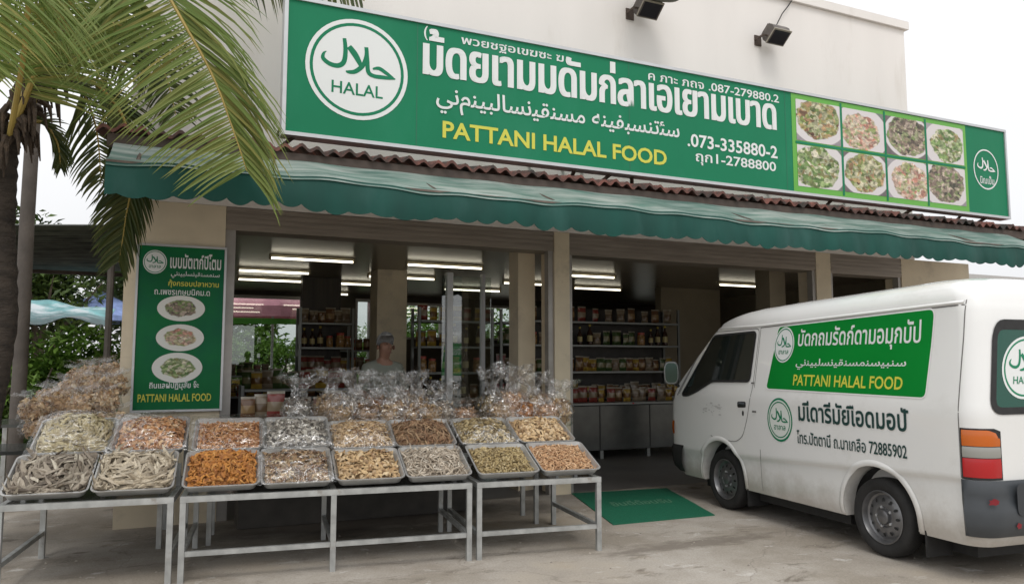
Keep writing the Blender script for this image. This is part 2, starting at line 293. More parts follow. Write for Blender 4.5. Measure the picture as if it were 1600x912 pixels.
# ground: concrete yard with stains, sandy dust and painted shade behind the tables
def ground_mat():
    m = bpy.data.materials.new('concrete_yard'); m.use_nodes = True; n = m.node_tree.nodes; l = m.node_tree.links
    b = n['Principled BSDF']; b.inputs['Roughness'].default_value = .88; b.inputs['Specular IOR Level'].default_value = .25
    tc = n.new('ShaderNodeTexCoord'); co = tc.outputs['Object']
    def noise(s, d=8, r=.6, stretch=None, dist=0):
        c = co
        if stretch:
            mp = n.new('ShaderNodeMapping'); mp.inputs['Scale'].default_value = stretch; l.new(co, mp.inputs[0]); c = mp.outputs[0]
        z = n.new('ShaderNodeTexNoise'); z.inputs['Scale'].default_value = s; z.inputs['Detail'].default_value = d; z.inputs['Roughness'].default_value = r; z.inputs['Distortion'].default_value = dist; l.new(c, z.inputs[0]); return z.outputs[0]
    def rng(v, a, bb, lo=0, hi=1):
        r_ = n.new('ShaderNodeMapRange'); r_.inputs['From Min'].default_value = a; r_.inputs['From Max'].default_value = bb; r_.inputs['To Min'].default_value = lo; r_.inputs['To Max'].default_value = hi; l.new(v, r_.inputs[0]); return r_.outputs[0]
    def mix(f, a, bb, t='MIX'):
        x = n.new('ShaderNodeMix'); x.data_type = 'RGBA'; x.blend_type = t
        if hasattr(f, 'links'): l.new(f, x.inputs[0])
        else: x.inputs[0].default_value = f
        for s_, v in ((6, a), (7, bb)):
            if isinstance(v, tuple): x.inputs[s_].default_value = (*v, 1)
            else: l.new(v, x.inputs[s_])
        return x.outputs[2]
    c = mix(rng(noise(.9, 9, .65), .42, .62), (.33, .29, .24), (.47, .43, .38))
    c = mix(rng(noise(1.7, 9, .7, (1, 2.2, 1), .6), .56, .66), c, (.22, .19, .155))
    c = mix(rng(noise(2.6, 10, .7, (1, 1.6, 1), .4), .60, .70), c, (.66, .63, .59))
    c = mix(rng(noise(60, 4, .8), .35, .7), c, mix(1.0, c, (.68, .68, .68), 'MULTIPLY'))
    c = mix(rng(noise(.45, 6, .6), .55, .7), c, (.35, .29, .215))
    vo = n.new('ShaderNodeTexVoronoi'); vo.feature = 'DISTANCE_TO_EDGE'; vo.inputs['Scale'].default_value = .30
    wp = n.new('ShaderNodeVectorMath'); wp.operation = 'ADD'; wn = n.new('ShaderNodeTexNoise'); wn.inputs['Scale'].default_value = 2.5; wn.inputs['Detail'].default_value = 6; l.new(co, wn.inputs[0])
    ws_ = n.new('ShaderNodeVectorMath'); ws_.operation = 'SCALE'; ws_.inputs['Scale'].default_value = .5; l.new(wn.outputs['Color'], ws_.inputs[0]); l.new(co, wp.inputs[0]); l.new(ws_.outputs[0], wp.inputs[1]); l.new(wp.outputs[0], vo.inputs[0])
    c = mix(rng(vo.outputs['Distance'], .0035, .0, 0, .55), c, (.20, .17, .145))
    # damp streak running from the mat towards the van
    sp0 = n.new('ShaderNodeMapping'); sp0.inputs['Location'].default_value = (-4.25 / 1.25, -5.55 / .20, 0); sp0.inputs['Scale'].default_value = (1 / 1.25, 1 / .20, 0); l.new(co, sp0.inputs[0])
    sl_ = n.new('ShaderNodeVectorMath'); sl_.operation = 'LENGTH'; l.new(sp0.outputs[0], sl_.inputs[0])
    sa = n.new('ShaderNodeMath'); sa.operation = 'MULTIPLY_ADD'; l.new(noise(3.5, 9, .7, (1, 2, 1)), sa.inputs[0]); sa.inputs[1].default_value = 2.4; l.new(sl_.outputs['Value'], sa.inputs[2])
    c = mix(rng(sa.outputs[0], 2.1, 1.6, 0, .75), c, (.17, .145, .12))
    sp1 = n.new('ShaderNodeMapping'); sp1.inputs['Location'].default_value = (-1.75 / 1.75, -7.7 / .62, 0); sp1.inputs['Scale'].default_value = (1 / 1.75, 1 / .62, 0); l.new(co, sp1.inputs[0])  # shade under and behind the tables, painted into the ground colour
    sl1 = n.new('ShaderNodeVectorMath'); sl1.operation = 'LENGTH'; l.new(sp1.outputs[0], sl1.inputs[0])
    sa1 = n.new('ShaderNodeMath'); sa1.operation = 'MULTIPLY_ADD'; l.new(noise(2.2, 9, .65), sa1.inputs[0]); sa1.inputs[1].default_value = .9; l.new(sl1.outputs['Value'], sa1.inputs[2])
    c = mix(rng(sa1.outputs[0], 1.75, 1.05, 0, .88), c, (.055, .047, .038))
    c = mix(rng(noise(140, 3, .8), .66, .72), c, (.20, .17, .14))
    l.new(c, b.inputs['Base Color'])
    bp = n.new('ShaderNodeBump'); bp.inputs['Strength'].default_value = .5; bp.inputs['Distance'].default_value = .012
    l.new(noise(25, 9, .75), bp.inputs['Height']); l.new(bp.outputs[0], b.inputs['Normal'])
    return m

# ------------------------------------------------------------------ lettering
_tc = {}
def text2d(s, bold=0, res=3, heavy=0):
    """outline of a line of text as flat faces, scaled to a unit box"""
    k = (s, bold, heavy)
    if k in _tc: return _tc[k]
    cu = bpy.data.curves.new('t', 'FONT'); cu.body = s; cu.resolution_u = res; cu.offset = bold
    o = bpy.data.objects.new('t', cu); C.objects.link(o); bpy.context.view_layer.update()
    me = o.to_mesh(); vs = [(v.co.x, v.co.y) for v in me.vertices]; fs = [tuple(p.vertices) for p in me.polygons]
    o.to_mesh_clear(); bpy.data.objects.remove(o); bpy.data.curves.remove(cu)
    if heavy:
        n0 = len(vs); base = list(vs); bf = list(fs)
        for q_ in (1, 2):
            vs = vs + [(x + heavy * q_ / 2, y) for x, y in base]; fs = fs + [tuple(i + n0 * q_ for i in f) for f in bf]
    par = list(range(len(vs)))
    def find(i):
        while par[i] != i: par[i] = par[par[i]]; i = par[i]
        return i
    for f in fs:
        for i in f[1:]: par[find(i)] = find(f[0])
    isl = {}; lay = [isl.setdefault(find(i), len(isl)) for i in range(len(vs))]
    xs = [v[0] for v in vs]; ys = [v[1] for v in vs]; x0, x1, y0, y1 = min(xs), max(xs), min(ys), max(ys)
# every facet gets its own hair-thin level, so overlapping outlines of one glyph never share a plane
    nv = [((x - x0) / (x1 - x0), (y - y0) / (y1 - y0), lay[i] * .00004) for i, (x, y) in enumerate(vs)]; ov = []; of = []
    for q_, f in enumerate(fs):
        of.append(tuple(range(len(ov), len(ov) + len(f)))); ov += [(nv[i][0], nv[i][1], nv[i][2] + .00003 * (q_ * 7 % 17)) for i in f]
    _tc[k] = (ov, of); return _tc[k]
def lettering(name, s, place, x0, x1, y0, y1, m, parent, bold=0, off=.004, world=False, shear=0, heavy=0):
    vs, fs = text2d(s, bold, heavy=heavy); mb = MB()
    mb.add([place(x0 + (x1 - x0) * a + shear * (y1 - y0) * b, y0 + (y1 - y0) * b, off + e) for a, b, e in vs], fs)
    return build(name, mb, m, parent, world)
def disc(mb, place, cx, cy, rx, ry, off, n=48, r0=0):
    if r0:
        vs = []; 
        for k in range(n):
            a = 2 * math.pi * k / n; vs += [place(cx + rx * math.cos(a), cy + ry * math.sin(a), off), place(cx + rx * r0 * math.cos(a), cy + ry * r0 * math.sin(a), off)]
        mb.add(vs, [(2 * k, 2 * ((k + 1) % n), 2 * ((k + 1) % n) + 1, 2 * k + 1) for k in range(n)])
    else:
        mb.add([place(cx + rx * math.cos(2 * math.pi * k / n), cy + ry * math.sin(2 * math.pi * k / n), off) for k in range(n)], [tuple(range(n))])
def catmull(pts, k=6):
    out = []; P = [pts[0]] + list(pts) + [pts[-1]]
    for i in range(1, len(P) - 2):
        a, b, c, d = [np.array(q, float) for q in P[i - 1:i + 3]]
        for j in range(k):
            t = j / k; out.append(.5 * (2 * b + (c - a) * t + (2 * a - 5 * b + 4 * c - d) * t * t + (3 * b - a - 3 * c + d) * t ** 3))
    out.append(np.array(P[-2], float)); return out
def brush(mb, place, pts, off, k=6):
    """brush stroke: pts = (x, y, width)"""
    q = catmull(pts, k); vs = []
    for i, p in enumerate(q):
        t = q[min(i + 1, len(q) - 1)][:2] - q[max(i - 1, 0)][:2]; t = t / (np.linalg.norm(t) + 1e-9); nn = np.array([-t[1], t[0]]) * p[2] / 2
        vs += [place(*(p[:2] + nn), off), place(*(p[:2] - nn), off)]
    mb.add(vs, [(2 * i, 2 * i + 2, 2 * i + 3, 2 * i + 1) for i in range(len(q) - 1)])
# the word in the round emblem, drawn in a unit circle (y up), read from a photo crop centred (443, 382), radius 280
STROKES = [[(367, 220, 20), (374, 290, 24), (366, 352, 26), (335, 378, 26), (290, 374, 24), (256, 350, 22), (258, 322, 14), (272, 308, 4)],
           [(392, 262, 30), (425, 300, 34), (452, 345, 26), (462, 372, 14)],
           [(487, 250, 20), (488, 300, 22), (470, 355, 24), (430, 395, 24), (392, 404, 18), (378, 400, 6)],
           [(487, 250, 22), (494, 320, 22), (500, 385, 24), (530, 405, 22), (590, 405, 22), (652, 404, 8)],
           [(525, 366, 10), (560, 358, 20), (600, 378, 20), (640, 402, 14)]]
def emblem(place, cx, cy, rx, ry, parent, m_ring, m_disc, word='HALAL', off=.004, tidy=True):
    mb = MB(); disc(mb, place, cx, cy, rx, ry, off); e = build('emblem', mb, m_disc, parent)
    mb = MB(); disc(mb, place, cx, cy, rx * .92, ry * .92, off + .0012, r0=.935)
    for q_, st in enumerate(STROKES):
        brush(mb, place, [(cx + (x - 443) / 280 * rx, cy - (y - 382) / 280 * ry, w_ / 280 * (rx + ry) / 2) for x, y, w_ in st], off + .0016 + .0003 * q_)
    tv, tf = text2d(word, .012)
    if tidy: bx = (-.50, .50, -.52, -.28)
    else: bx = (-.42, .42, -.55, -.33)
    mb.add([place(cx + rx * (bx[0] + (bx[1] - bx[0]) * a), cy + ry * (bx[2] + (bx[3] - bx[2]) * b), off + .0016 + e_) for a, b, e_ in tv], tf)
    build('emblem_lettering', mb, m_ring, e)
    return e

# ------------------------------------------------------------------ ground
def gfn(a, b): return (-400 + 800 * a, -200 + 1000 * b, 0)
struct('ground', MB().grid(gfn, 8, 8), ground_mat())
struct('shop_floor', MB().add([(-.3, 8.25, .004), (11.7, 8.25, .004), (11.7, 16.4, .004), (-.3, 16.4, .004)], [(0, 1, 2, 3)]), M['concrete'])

# ------------------------------------------------------------------ shop building
FY = 8.2
shop = thing('shop_building', 'cream painted shop house with open shop front under a green awning', 'building', (5.2, FY, 0))
def sp(name, mb, m, parent=None, smooth=False):
    o = build(name, mb, m, None, smooth=smooth)
    o.parent = parent or shop
    o.matrix_parent_inverse = Matrix.Translation(-Vector(shop.location))
    if parent: o.matrix_parent_inverse = Matrix.Identity(4)
    return o
uw = sp('upper_wall', MB().box((-.4, FY, 3.13), (10.5, FY + .25, 6.80)).box((-.4, FY + .25, 3.13), (-.15, 16.5, 6.80)).box((10.25, FY + .25, 3.13), (10.5, 16.5, 6.80)), M['wall'])
sp('parapet', MB().box((-.46, FY - .05, 6.803), (10.56, FY + .3, 6.93)).box((10.2, FY + .3, 6.803), (10.56, 16.6, 6.93)), M['wall'])
sp('flat_roof', MB().box((-.14, FY + .26, 6.5), (10.24, 16.5, 6.6)), M['concrete'])
sp('pillar', MB().box((-.40, FY, 0), (.50, FY + .35, 3.127)), M['pillar'])
sp('pillar', MB().box((4.235, FY - .01, 0), (4.44, FY + .35, 3.127)), M['pillar'])
sp('pillar', MB().box((8.46, FY, 0), (8.74, FY + .35, 3.127)), M['pillar'])
sp('front_wall', MB().box((10.2, FY + .002, 0), (11.74, FY + .3, 3.127)), M['pillar'])
for x0, x1 in ((.503, .60), (4.165, 4.232), (4.443, 4.49), (8.40, 8.457), (8.743, 8.79), (10.14, 10.197)):
    sp('shutter_guide', MB().box((x0, FY + .02, 0), (x1, FY + .12, 2.9)), M['trim'])
for x0, x1, z0 in ((.503, 4.232, 2.89), (4.443, 8.457, 2.86), (8.743, 10.197, 2.84)):
    mb = MB(); mb.box((x0, FY + .01, z0), (x1, FY + .3, 3.127))
    for k in range(4): mb.box((x0 + .002, FY - .002, z0 + .03 + k * .055), (x1 - .002, FY + .012, z0 + .065 + k * .055))
    sp('shutter_box', mb, M['shutter'])
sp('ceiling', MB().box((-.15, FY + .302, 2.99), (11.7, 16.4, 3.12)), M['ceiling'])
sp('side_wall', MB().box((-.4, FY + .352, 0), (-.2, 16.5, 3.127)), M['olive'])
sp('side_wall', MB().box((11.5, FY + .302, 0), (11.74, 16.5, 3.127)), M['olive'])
# rear wall with openings to the market behind
BW = 16.2
wins = [(1.05, 2.55, 1.0, 2.90), (3.62, 3.98, 1.0, 2.90), (4.4, 5.6, 2.05, 2.85), (6.5, 7.7, 2.05, 2.85), (11.8 - 1.2, 11.35, 1.6, 2.5)]
mb = MB(); px = -.2
for x0, x1, z0, z1 in wins:
    mb.box((px, BW, 0), (x0, BW + .2, 2.988)); mb.box((x0, BW, 0), (x1, BW + .2, z0)); mb.box((x0, BW, z1), (x1, BW + .2, 2.988)); px = x1
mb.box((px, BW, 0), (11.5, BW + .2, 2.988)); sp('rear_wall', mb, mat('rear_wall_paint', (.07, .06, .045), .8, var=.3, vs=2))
for x0, x1, z0, z1 in wins:
    mb = MB()
    for a, b in (((x0, BW - .02, z0), (x0 + .05, BW + .22, z1)), ((x1 - .05, BW - .02, z0), (x1, BW + .22, z1)), ((x0 + .051, BW - .02, z0), (x1 - .051, BW + .22, z0 + .05)), ((x0 + .051, BW - .02, z1 - .05), (x1 - .051, BW + .22, z1))): mb.box(a, b)
    fr = sp('window', mb, M['trim'])
    g = build('pane', MB().box((x0 + .051, BW + .09, z0 + .051), (x1 - .051, BW + .1, z1 - .051)), M['glass'], fr)
# inner columns and partitions
sp('inner_column', MB().box((2.93, 11.6, 0), (3.4, 12.05, 2.987)), M['pillar'])
sp('inner_column', MB().box((3.95, FY + .42, 0), (4.18, FY + .7, 2.987)), M['pillar'])
sp('inner_wall', MB().box((8.6, 12.2, 0), (10.0, 12.4, 2.987)), M['olive'])
sp('inner_wall', MB().box((2.05, 13.2, 0), (2.7, 13.4, 2.987)), mat('dark_panel', (.045, .036, .026), .5, var=.4, vs=2, stretch=(6, 1, .5)))
sp('inner_column', MB().box((8.05, FY + .5, 0), (8.35, FY + .8, 2.987)), M['olive'])
# glazed partition inside
pt = sp('glass_partition', MB().box((3.30, 9.62, .9), (4.0, 9.63, 2.7)), M['glass'])
for x0, x1 in ((3.36, 3.44), (3.855, 3.90)):
    build('mullion', MB().box((x0, 9.58, .05), (x1, 9.66, 2.74)), M['alu'], pt)

# tile roof over the front
TY, TZ, RS = 6.78, 3.43, .20
mb = MB()
def tilefn(a, b):
    x = -.58 + 12.6 * a; y = TY + 1.42 * b
    return (x, y, TZ + RS * (y - TY) + 0.024 * math.sin(2 * math.pi * x / .14) + .012 * math.sin(x * 13.7) * (1 - b))
mb.grid(tilefn, 520, 6)
mb.grid(lambda a, b: (tilefn(1 - a, b)[0], tilefn(1 - a, b)[1], tilefn(1 - a, b)[2] - .022), 520, 6)
o = len(mb.v)
mb.grid(lambda a, b: (tilefn(a, 0)[0], TY - .004, tilefn(a, 0)[2] - .03 * b + .004), 520, 1)
tr = sp('tile_roof', mb, M['tile'], smooth=True)
mb = MB()
for k in range(15):
    x = -.45 + k * .85
    mb.box((x, TY + .06, TZ - .13), (x + .05, FY, TZ - .04))
mb.box((-.5, TY + .03, TZ - .15), (11.9, TY + .09, TZ - .05))
rf = sp('rafters', mb, M['wood'])

# ------------------------------------------------------------------ awning
aw = thing('awning', 'long green fabric awning with wavy edged valance below the tiled roof edge', 'awning', (4.9, 6.13, 3.0))
AX0, AX1, AZ = -.45, 10.6, 3.01
rng = random.Random(3)
def sag(x): return .012 * math.sin(x * 1.9) + .008 * math.sin(x * 5.3 + 1) + .006 * math.sin(x * 11 + 2)
def canfn(a, b):
    x = AX0 + (AX1 - AX0) * a
    return (x, 6.13 + .80 * b, AZ + sag(x) * (1 - b) + .37 * b - .035 * math.sin(math.pi * b) + .010 * math.sin(x * 2 * math.pi / .85) * math.sin(math.pi * b))
def valfn(a, b, d=0):
    x = AX0 + (AX1 - AX0) * a
    zb = 2.742 + .045 * (.75 + .35 * math.sin(x * 2.7)) * (1 - abs(math.sin(math.pi * x / .185)) ** .7) + .010 * math.sin(x * 3.1) + .012 * math.sin(x * 9.7)
    z = (AZ + sag(x)) * (1 - b) + zb * b
    return (x, 6.13 - .028 * math.sin(b * 2.0) + .010 * b * math.sin(x * 7.1) + .006 * math.sin(x * 17) * b + d, z)
cano = build('canopy', MB().grid(canfn, 160, 6).grid(lambda a, b: tuple(Vector(canfn(1 - a, b)) - Vector((0, 0, .006))), 160, 6), M['awntop'], aw, True, True)
build('valance', MB().grid(valfn, 700, 8).grid(lambda a, b: valfn(1 - a, b, .006), 700, 8), M['awn'], aw, True, True)
mb = MB(); mb.tube([(AX0, 6.15, AZ - .02), (AX1, 6.15, AZ - .02)], .022)
for k in range(10):
    x = AX0 + .2 + k * 1.17; mb.tube([(x, 6.15, AZ - .02), (x, 6.95, AZ + .30)], .016, 6)
build('frame', mb, M['rust'], aw, True)
# a seam of worn white fabric along the fold
build('fold_edge', MB().grid(lambda a, b: (AX0 + (AX1 - AX0) * a, 6.112 + .06 * b, AZ + sag(AX0 + (AX1 - AX0) * a) * (1 - .07 * b) + (.006 if b > 0 else -.03) + .026 * b), 160, 1), M['awntop'], aw, True, True)

# ------------------------------------------------------------------ main sign
SY = 7.0
X0, X1, Z0, Z1 = .90, 10.93, 3.625, 4.862
sign = thing('signboard', 'long green shop sign with white lettering and eight food photos above the tiled roof', 'sign', (5.9, SY, Z0))
def sp_(x, z, off): return (x - 5.9, -off, z - Z0)
build('panel', MB().box((X0, SY, Z0), (X1, SY + .12, Z1)), M['green'], sign, True)
mb = MB(); t = .035
mb.box((X0 - t, SY - .018, Z0 - t), (X1 + t, SY + .14, Z0 - .001)).box((X0 - t, SY - .018, Z1 + .001), (X1 + t, SY + .14, Z1 + t)).box((X0 - t, SY - .018, Z0), (X0 - .001, SY + .14, Z1)).box((X1 + .001, SY - .018, Z0), (X1 + t, SY + .14, Z1))
build('frame', mb, M['alu'], sign, True)
for k, (x, dx) in enumerate(((.98, -.1), (3.9, .05), (4.35, -.04), (4.62, .12), (7.6, .05), (9.05, 0), (10.55, .0))):
    b = TZ + RS * .45
    build('strut', MB().tube([(x, SY + .07, Z0 - .03), (x + dx, SY + .25, TZ + RS * .47)], .022, 6).tube([(x, SY + .13, Z0 + .3), (x, FY if x < 10 else SY + .7, Z0 + .3 if x < 10 else 3.5)], .02, 6), M['rust'], sign, True)
emblem(sp_, 1.545, 4.296, .485, .485, sign, M['green'], M['white'])
L = lambda s, x0, x1, z0, z1, m='white', bold=0, nm='lettering', shear=0, heavy=0: lettering(nm, s, sp_, x0, x1, z0, z1, M[m], sign, bold, .004, shear=shear, heavy=heavy)
L('ม้ดยเามมดัมก่ลาเอเยามเบาด', 2.18, 6.66, 4.35, 4.83, bold=.012, heavy=.055)
L('(', 2.19, 2.23, 4.70, 4.845, bold=.012)
L('พวยชฐอเขฆซะ ฆ', 2.58, 3.74, 4.705, 4.80, bold=.016)
L('ค ภาะ ภถจ .087-279880.2', 4.81, 6.71, 4.70, 4.80, bold=.012)
L('\uFEF2\uFEE7\uFEE1\uFEE8\uFEF4\uFE92\uFEDF\uFE8E\uFEB4\uFEE7\uFEF4\uFED8\uFEE8\uFEB4\uFEE3 \uFEEA\uFEE8\uFEF4\uFED4\uFE92\uFEB4\uFEE8\uFE97\uFE8C\uFEB3', 2.32, 5.22, 3.985, 4.265, bold=.012)
L('PATTANI HALAL FOOD', 2.39, 5.04, 3.742, 3.915, 'yellow', bold=.022)
L('.073-335880-2', 5.33, 6.66, 4.00, 4.155, bold=.018)
L('ถุก1-2788800', 5.44, 6.63, 3.80, 3.955, bold=.014)
build('photo_backing', MB().add([sp_(x, z, .003) for x, z in ((6.905, Z0 + .005), (10.10, Z0 + .005), (10.10, Z1 - .005), (6.905, Z1 - .005))], [(0, 1, 2, 3)]), M['lime'], sign)
PALS = [[(.10, .04, .02), (.45, .28, .14), (.16, .24, .05), (.55, .50, .35), (.08, .12, .02)],
        [(.07, .14, .03), (.25, .36, .12), (.60, .55, .42), (.12, .20, .05), (.30, .22, .10)],
        [(.05, .05, .03), (.28, .20, .15), (.16, .24, .07), (.50, .40, .32), (.10, .07, .05)],
        [(.50, .20, .14), (.60, .45, .34), (.22, .28, .08), (.65, .55, .45), (.30, .12, .08)]]
BGS = [(.40, .36, .38), (.22, .26, .22), (.20, .17, .17), (.45, .42, .44)]
k = 0
cw = (10.06 - 6.955) / 4
for r in range(2):
    for c in range(4):
        xa = 6.955 + c * cw; za = 4.275 if r == 0 else 3.70
        x0, x1, z0, z1 = xa + .02, xa + cw - .02, za, za + .52
        cen = ((x0 + x1) / 2 - 5.9 + .06 * math.sin(k * 4.4), (z0 + z1) / 2 - Z0 + .05 * math.sin(k * 2.9 + 1))
        dm = dish_mat('food_photo', cen, ((x1 - x0) / 2, (z1 - z0) / 2), k * 7.3, PALS[(k * 3 + k // 4) % 4], BGS[(k + r) % 4], rim=1.28 + .1 * math.sin(k * 2.1), food=.98 + .08 * math.sin(k * 3.7), plate=(.66, .62, .62))
        ph = build('food_photo', MB().add([sp_(x, z, .006) for x, z in ((x0, z0), (x1, z0), (x1, z1), (x0, z1))], [(0, 1, 2, 3)]), dm, sign)
        k += 1
mb = MB()
for c in (1, 2, 3): mb.add([sp_(x, z, .0065) for x, z in ((6.955 + c * cw - .016, Z0 + .02), (6.955 + c * cw + .016, Z0 + .02), (6.955 + c * cw + .016, Z1 - .02), (6.955 + c * cw - .016, Z1 - .02))], [(0, 1, 2, 3)])
mb.add([sp_(x, z, .0075) for x, z in ((6.955, 4.232), (10.06, 4.232), (10.06, 4.262), (6.955, 4.262))], [(0, 1, 2, 3)])
build('divider', mb, M['green'], sign)
mb = MB(); disc(mb, sp_, 10.50, 4.27, .265, .29, .004, r0=.93); e2 = build('emblem', mb, M['white'], sign)
mb = MB()
for q_, st in enumerate(STROKES): brush(mb, sp_, [(10.50 + (x - 443) / 300 * .28, 4.30 - (y - 360) / 280 * .27, w_ / 280 * .27) for x, y, w_ in st], .004 + .0003 * q_)
tv, tf = text2d('นิณเป็น', .01); mb.add([sp_(10.36 + .30 * a, 4.06 + .12 * b, .004 + e_) for a, b, e_ in tv], tf)
build('emblem_lettering', mb, M['white'], e2)

mb = MB()
for x in (2.12, 4.55, 6.80): mb.add([sp_(a, z, .0015) for a, z in ((x, Z0), (x + .010, Z0), (x + .010, Z1), (x, Z1))], [(0, 1, 2, 3)])
build('sheet_joint', mb, mat('sheet_joint', (.008, .14, .07), .5), sign)
# ------------------------------------------------------------------ menu board on the left pillar
MX0, MX1, MZ0, MZ1 = -.275, .495, 1.10, 2.675
menu = thing('menu_board', 'tall green menu board with three plates of food fixed to the cream pillar', 'sign', (.11, FY - .045, MZ0))
def mp_(x, z, off): return (x - .11, -off, z - MZ0)
build('panel', MB().box((MX0, FY - .045, MZ0), (MX1, FY - .003, MZ1)), mat('menu_green', (.004, .15, .045), .5, spec=.2, var=.2, vs=1.1, dirt=(.004, .09, .06), ds=.8, dlo=.45, dhi=.7), menu, True)
mb = MB(); t = .022; y0, y1 = FY - .056, FY - .004
mb.box((MX0 - t, y0, MZ0 - t), (MX1 + t, y1, MZ0 - .001)).box((MX0 - t, y0, MZ1 + .001), (MX1 + t, y1, MZ1 + t)).box((MX0 - t, y0, MZ0), (MX0 - .001, y1, MZ1)).box((MX1 + .001, y0, MZ0), (MX1 + t, y1, MZ1))
build('frame', mb, M['alu'], menu, True)
emblem(mp_, -.135, 2.52, .105, .115, menu, M['green'], M['white'], word='ฮาลาล')
ML = lambda s, x0, x1, z0, z1, m='white', bold=0: lettering('lettering', s, mp_, x0, x1, z0, z1, M[m], menu, bold, .004)
ML('เบบมัตเาก์ปิโตม', .00, .465, 2.465, 2.62, bold=.02)
ML('\uFEF2\uFEE7\uFEE8\uFEF4\uFE92\uFEDF\uFEB4\uFEE7\uFEF4\uFED8\uFEE8\uFEB4\uFEE3\uFEE8\uFEB3', .01, .455, 2.37, 2.44, bold=.01)
ML('กุ้งกรอบปลาหวาน', -.01, .45, 2.275, 2.355, 'yellow', bold=.014)
ML('ถ.เพชรเกษมนิคม.ด', -.13, .37, 2.205, 2.265, bold=.01)
ML('ถินแลฝปฏิมุสัย จ๊ะ', -.14, .30, 1.285, 1.37, bold=.014)
ML('PATTANI HALAL FOOD', -.235, .415, 1.175, 1.25, 'yellow', bold=.014)
for k, (cx, cz, rx, rz_) in enumerate(((.115, 2.075, .215, .125), (.115, 1.79, .215, .13), (.10, 1.50, .225, .145))):
    mb = MB(); disc(mb, mp_, cx, cz, rx, rz_, .004, 40)
    build('plate_picture', mb, dish_mat('plate_photo', (cx - .11, cz - MZ0), (rx, rz_), 60 + k * 5, PALS[(2, 3, 1)[k]], (.6, .6, .58), rim=1.2, food=.66, plate=(.72, .72, .68)), menu)

# ------------------------------------------------------------------ floodlights, cable, dish on the upper wall
def floodlight(x, z, label):
    t = thing('floodlight', label, 'floodlight', (x, FY, z))
    R1 = Matrix.Translation((.03, -.30, .02)) @ Euler((R(-38), 0, R(0))).to_matrix().to_4x4()
    prof = [(-.17, -.10), (.17, -.10), (.15, .08), (.09, .13), (-.09, .13), (-.15, .08)]
    mb = MB(); mb.prism([(-.13, .11), (-.16, .0), (-.13, -.12), (.15, -.12), (.17, 0.02), (.12, .14)], lambda a, b: R1 @ Vector((-.20, a, b)), lambda a, b: R1 @ Vector((.20, a, b)))
    for q in range(5): mb.box((-.18 + q * .085, -.1, .12), (-.17 + q * .085, .1, .165), R1)
    h = build('housing', mb, M['fl'], t)
    build('lens', MB().box((-.175, -.13, -.128), (.175, .13, -.1215), R1), M['fglass'], h)
    build('rim', MB().box((-.21, -.16, -.118), (.21, .16, -.095), R1), mat('floodlight_rim', (.34, .31, .25), .6), h)
    t.scale = (.74, .74, .74)
    build('bracket', MB().box((-.24, -.02, -.13), (-.08, 0, .07)).box((-.24, -.26, -.04), (-.225, -.02, .0)).box((-.24, -.30, -.05), (.22, -.27, -.03)), M['rust'], t)
    return t
floodlight(5.48, 6.10, 'brown floodlight on the cream wall above the middle of the long sign')
floodlight(7.62, 6.12, 'brown floodlight with a cable on the cream wall near the roof corner')
tag(build('power_cable', MB().tube([at(1238, 0, FY - .03), at(1232, 9, FY - .04), at(1222, 22, FY - .05), at(1216, 34, FY - .12), at(1211, 44, FY - .25)], .008, 6), M['rubber']), 'thin dark cable running down the cream wall to the right floodlight', 'cable')
dish = MB(); c0 = at(1030, -18, FY - .5)
dish.lathe([(.02, -.13), (.15, -.115), (.28, -.07), (.36, 0)], 28, Matrix.Translation(c0) @ Euler((R(15), R(10), 0)).to_matrix().to_4x4())
sd = thing('satellite_dish', 'dark mesh dish at the top of the cream wall between the two floodlights', 'dish', c0)
build('reflector', dish, mat('dish_mesh', (.10, .10, .07), .8, var=.6, vs=60), sd, True, True)
build('arm', MB().tube([c0, c0 + Vector((0, .5, .3))], .02), M['rust'], sd, True)

# ------------------------------------------------------------------ display tables
TA = R(-6.9); P0 = Vector((.125, 6.042, 0))
SD = Vector((math.cos(TA), math.sin(TA), 0)); TD = Vector((-math.sin(TA), math.cos(TA), 0))
def tw(s, t, z=0): return P0 + SD * s + TD * t + Vector((0, 0, z))
def table(s0, s1, legs, label, dep=1.12, zt=.60, braces=True):
    t = thing('display_table', label, 'table', tw(s0, 0), TA, 'grey metal display tables')
    ln = s1 - s0; q = .042
    mb = MB(); mb.box((0, 0, zt - q), (ln, q, zt)).box((0, dep - q, zt - q), (ln, dep, zt)).box((0, q + .001, zt - q), (q, dep - q - .001, zt)).box((ln - q, q + .001, zt - q), (ln, dep - q - .001, zt))
    for x in legs[1:-1]: mb.box((x - q / 2, q + .001, zt - q), (x + q / 2, dep - q - .001, zt))
    build('top_frame', mb, M['tablemetal'], t)
    build('table_top', MB().box((q + .001, q + .001, zt - .02), (ln - q - .001, dep - q - .001, zt - .004)), M['cabinet'], t)
    for x in legs:
        for y in (0, dep - q):
            xa = min(max(x - q / 2, 0), ln - q)
            build('leg', MB().box((xa + .001, y + .001, 0), (xa + q - .001, y + q - .001, zt - q - .001)), M['tablemetal'], t)
    if braces:
        for xa, xb in zip(legs[:-1], legs[1:]):
            a = max(xa + q / 2, q) + .001; b = min(xb - q / 2, ln - q) - .001
            build('brace', MB().box((a, .005, .18), (b, .037, .215)), M['tablemetal'], t)
    for x in legs:
        xa = min(max(x - q / 2, 0), ln - q)
        build('brace', MB().box((xa + .005, q + .001, .18), (xa + q - .005, dep - q - .001, .215)), M['tablemetal'], t)
    # stepped rack that carries the tilted trays
    mb = MB()
    for y, z in ((.50, .775), (.97, .955)):
        mb.box((.01, y, z - .03), (ln - .01, y + .03, z))
        for x in (.012, ln / 2 - .015, ln - .042): mb.box((x, y, zt + .001), (x + .03, y + .03, z - .0305))
    build('tray_rack', mb, M['tablemetal'], t)
    return t
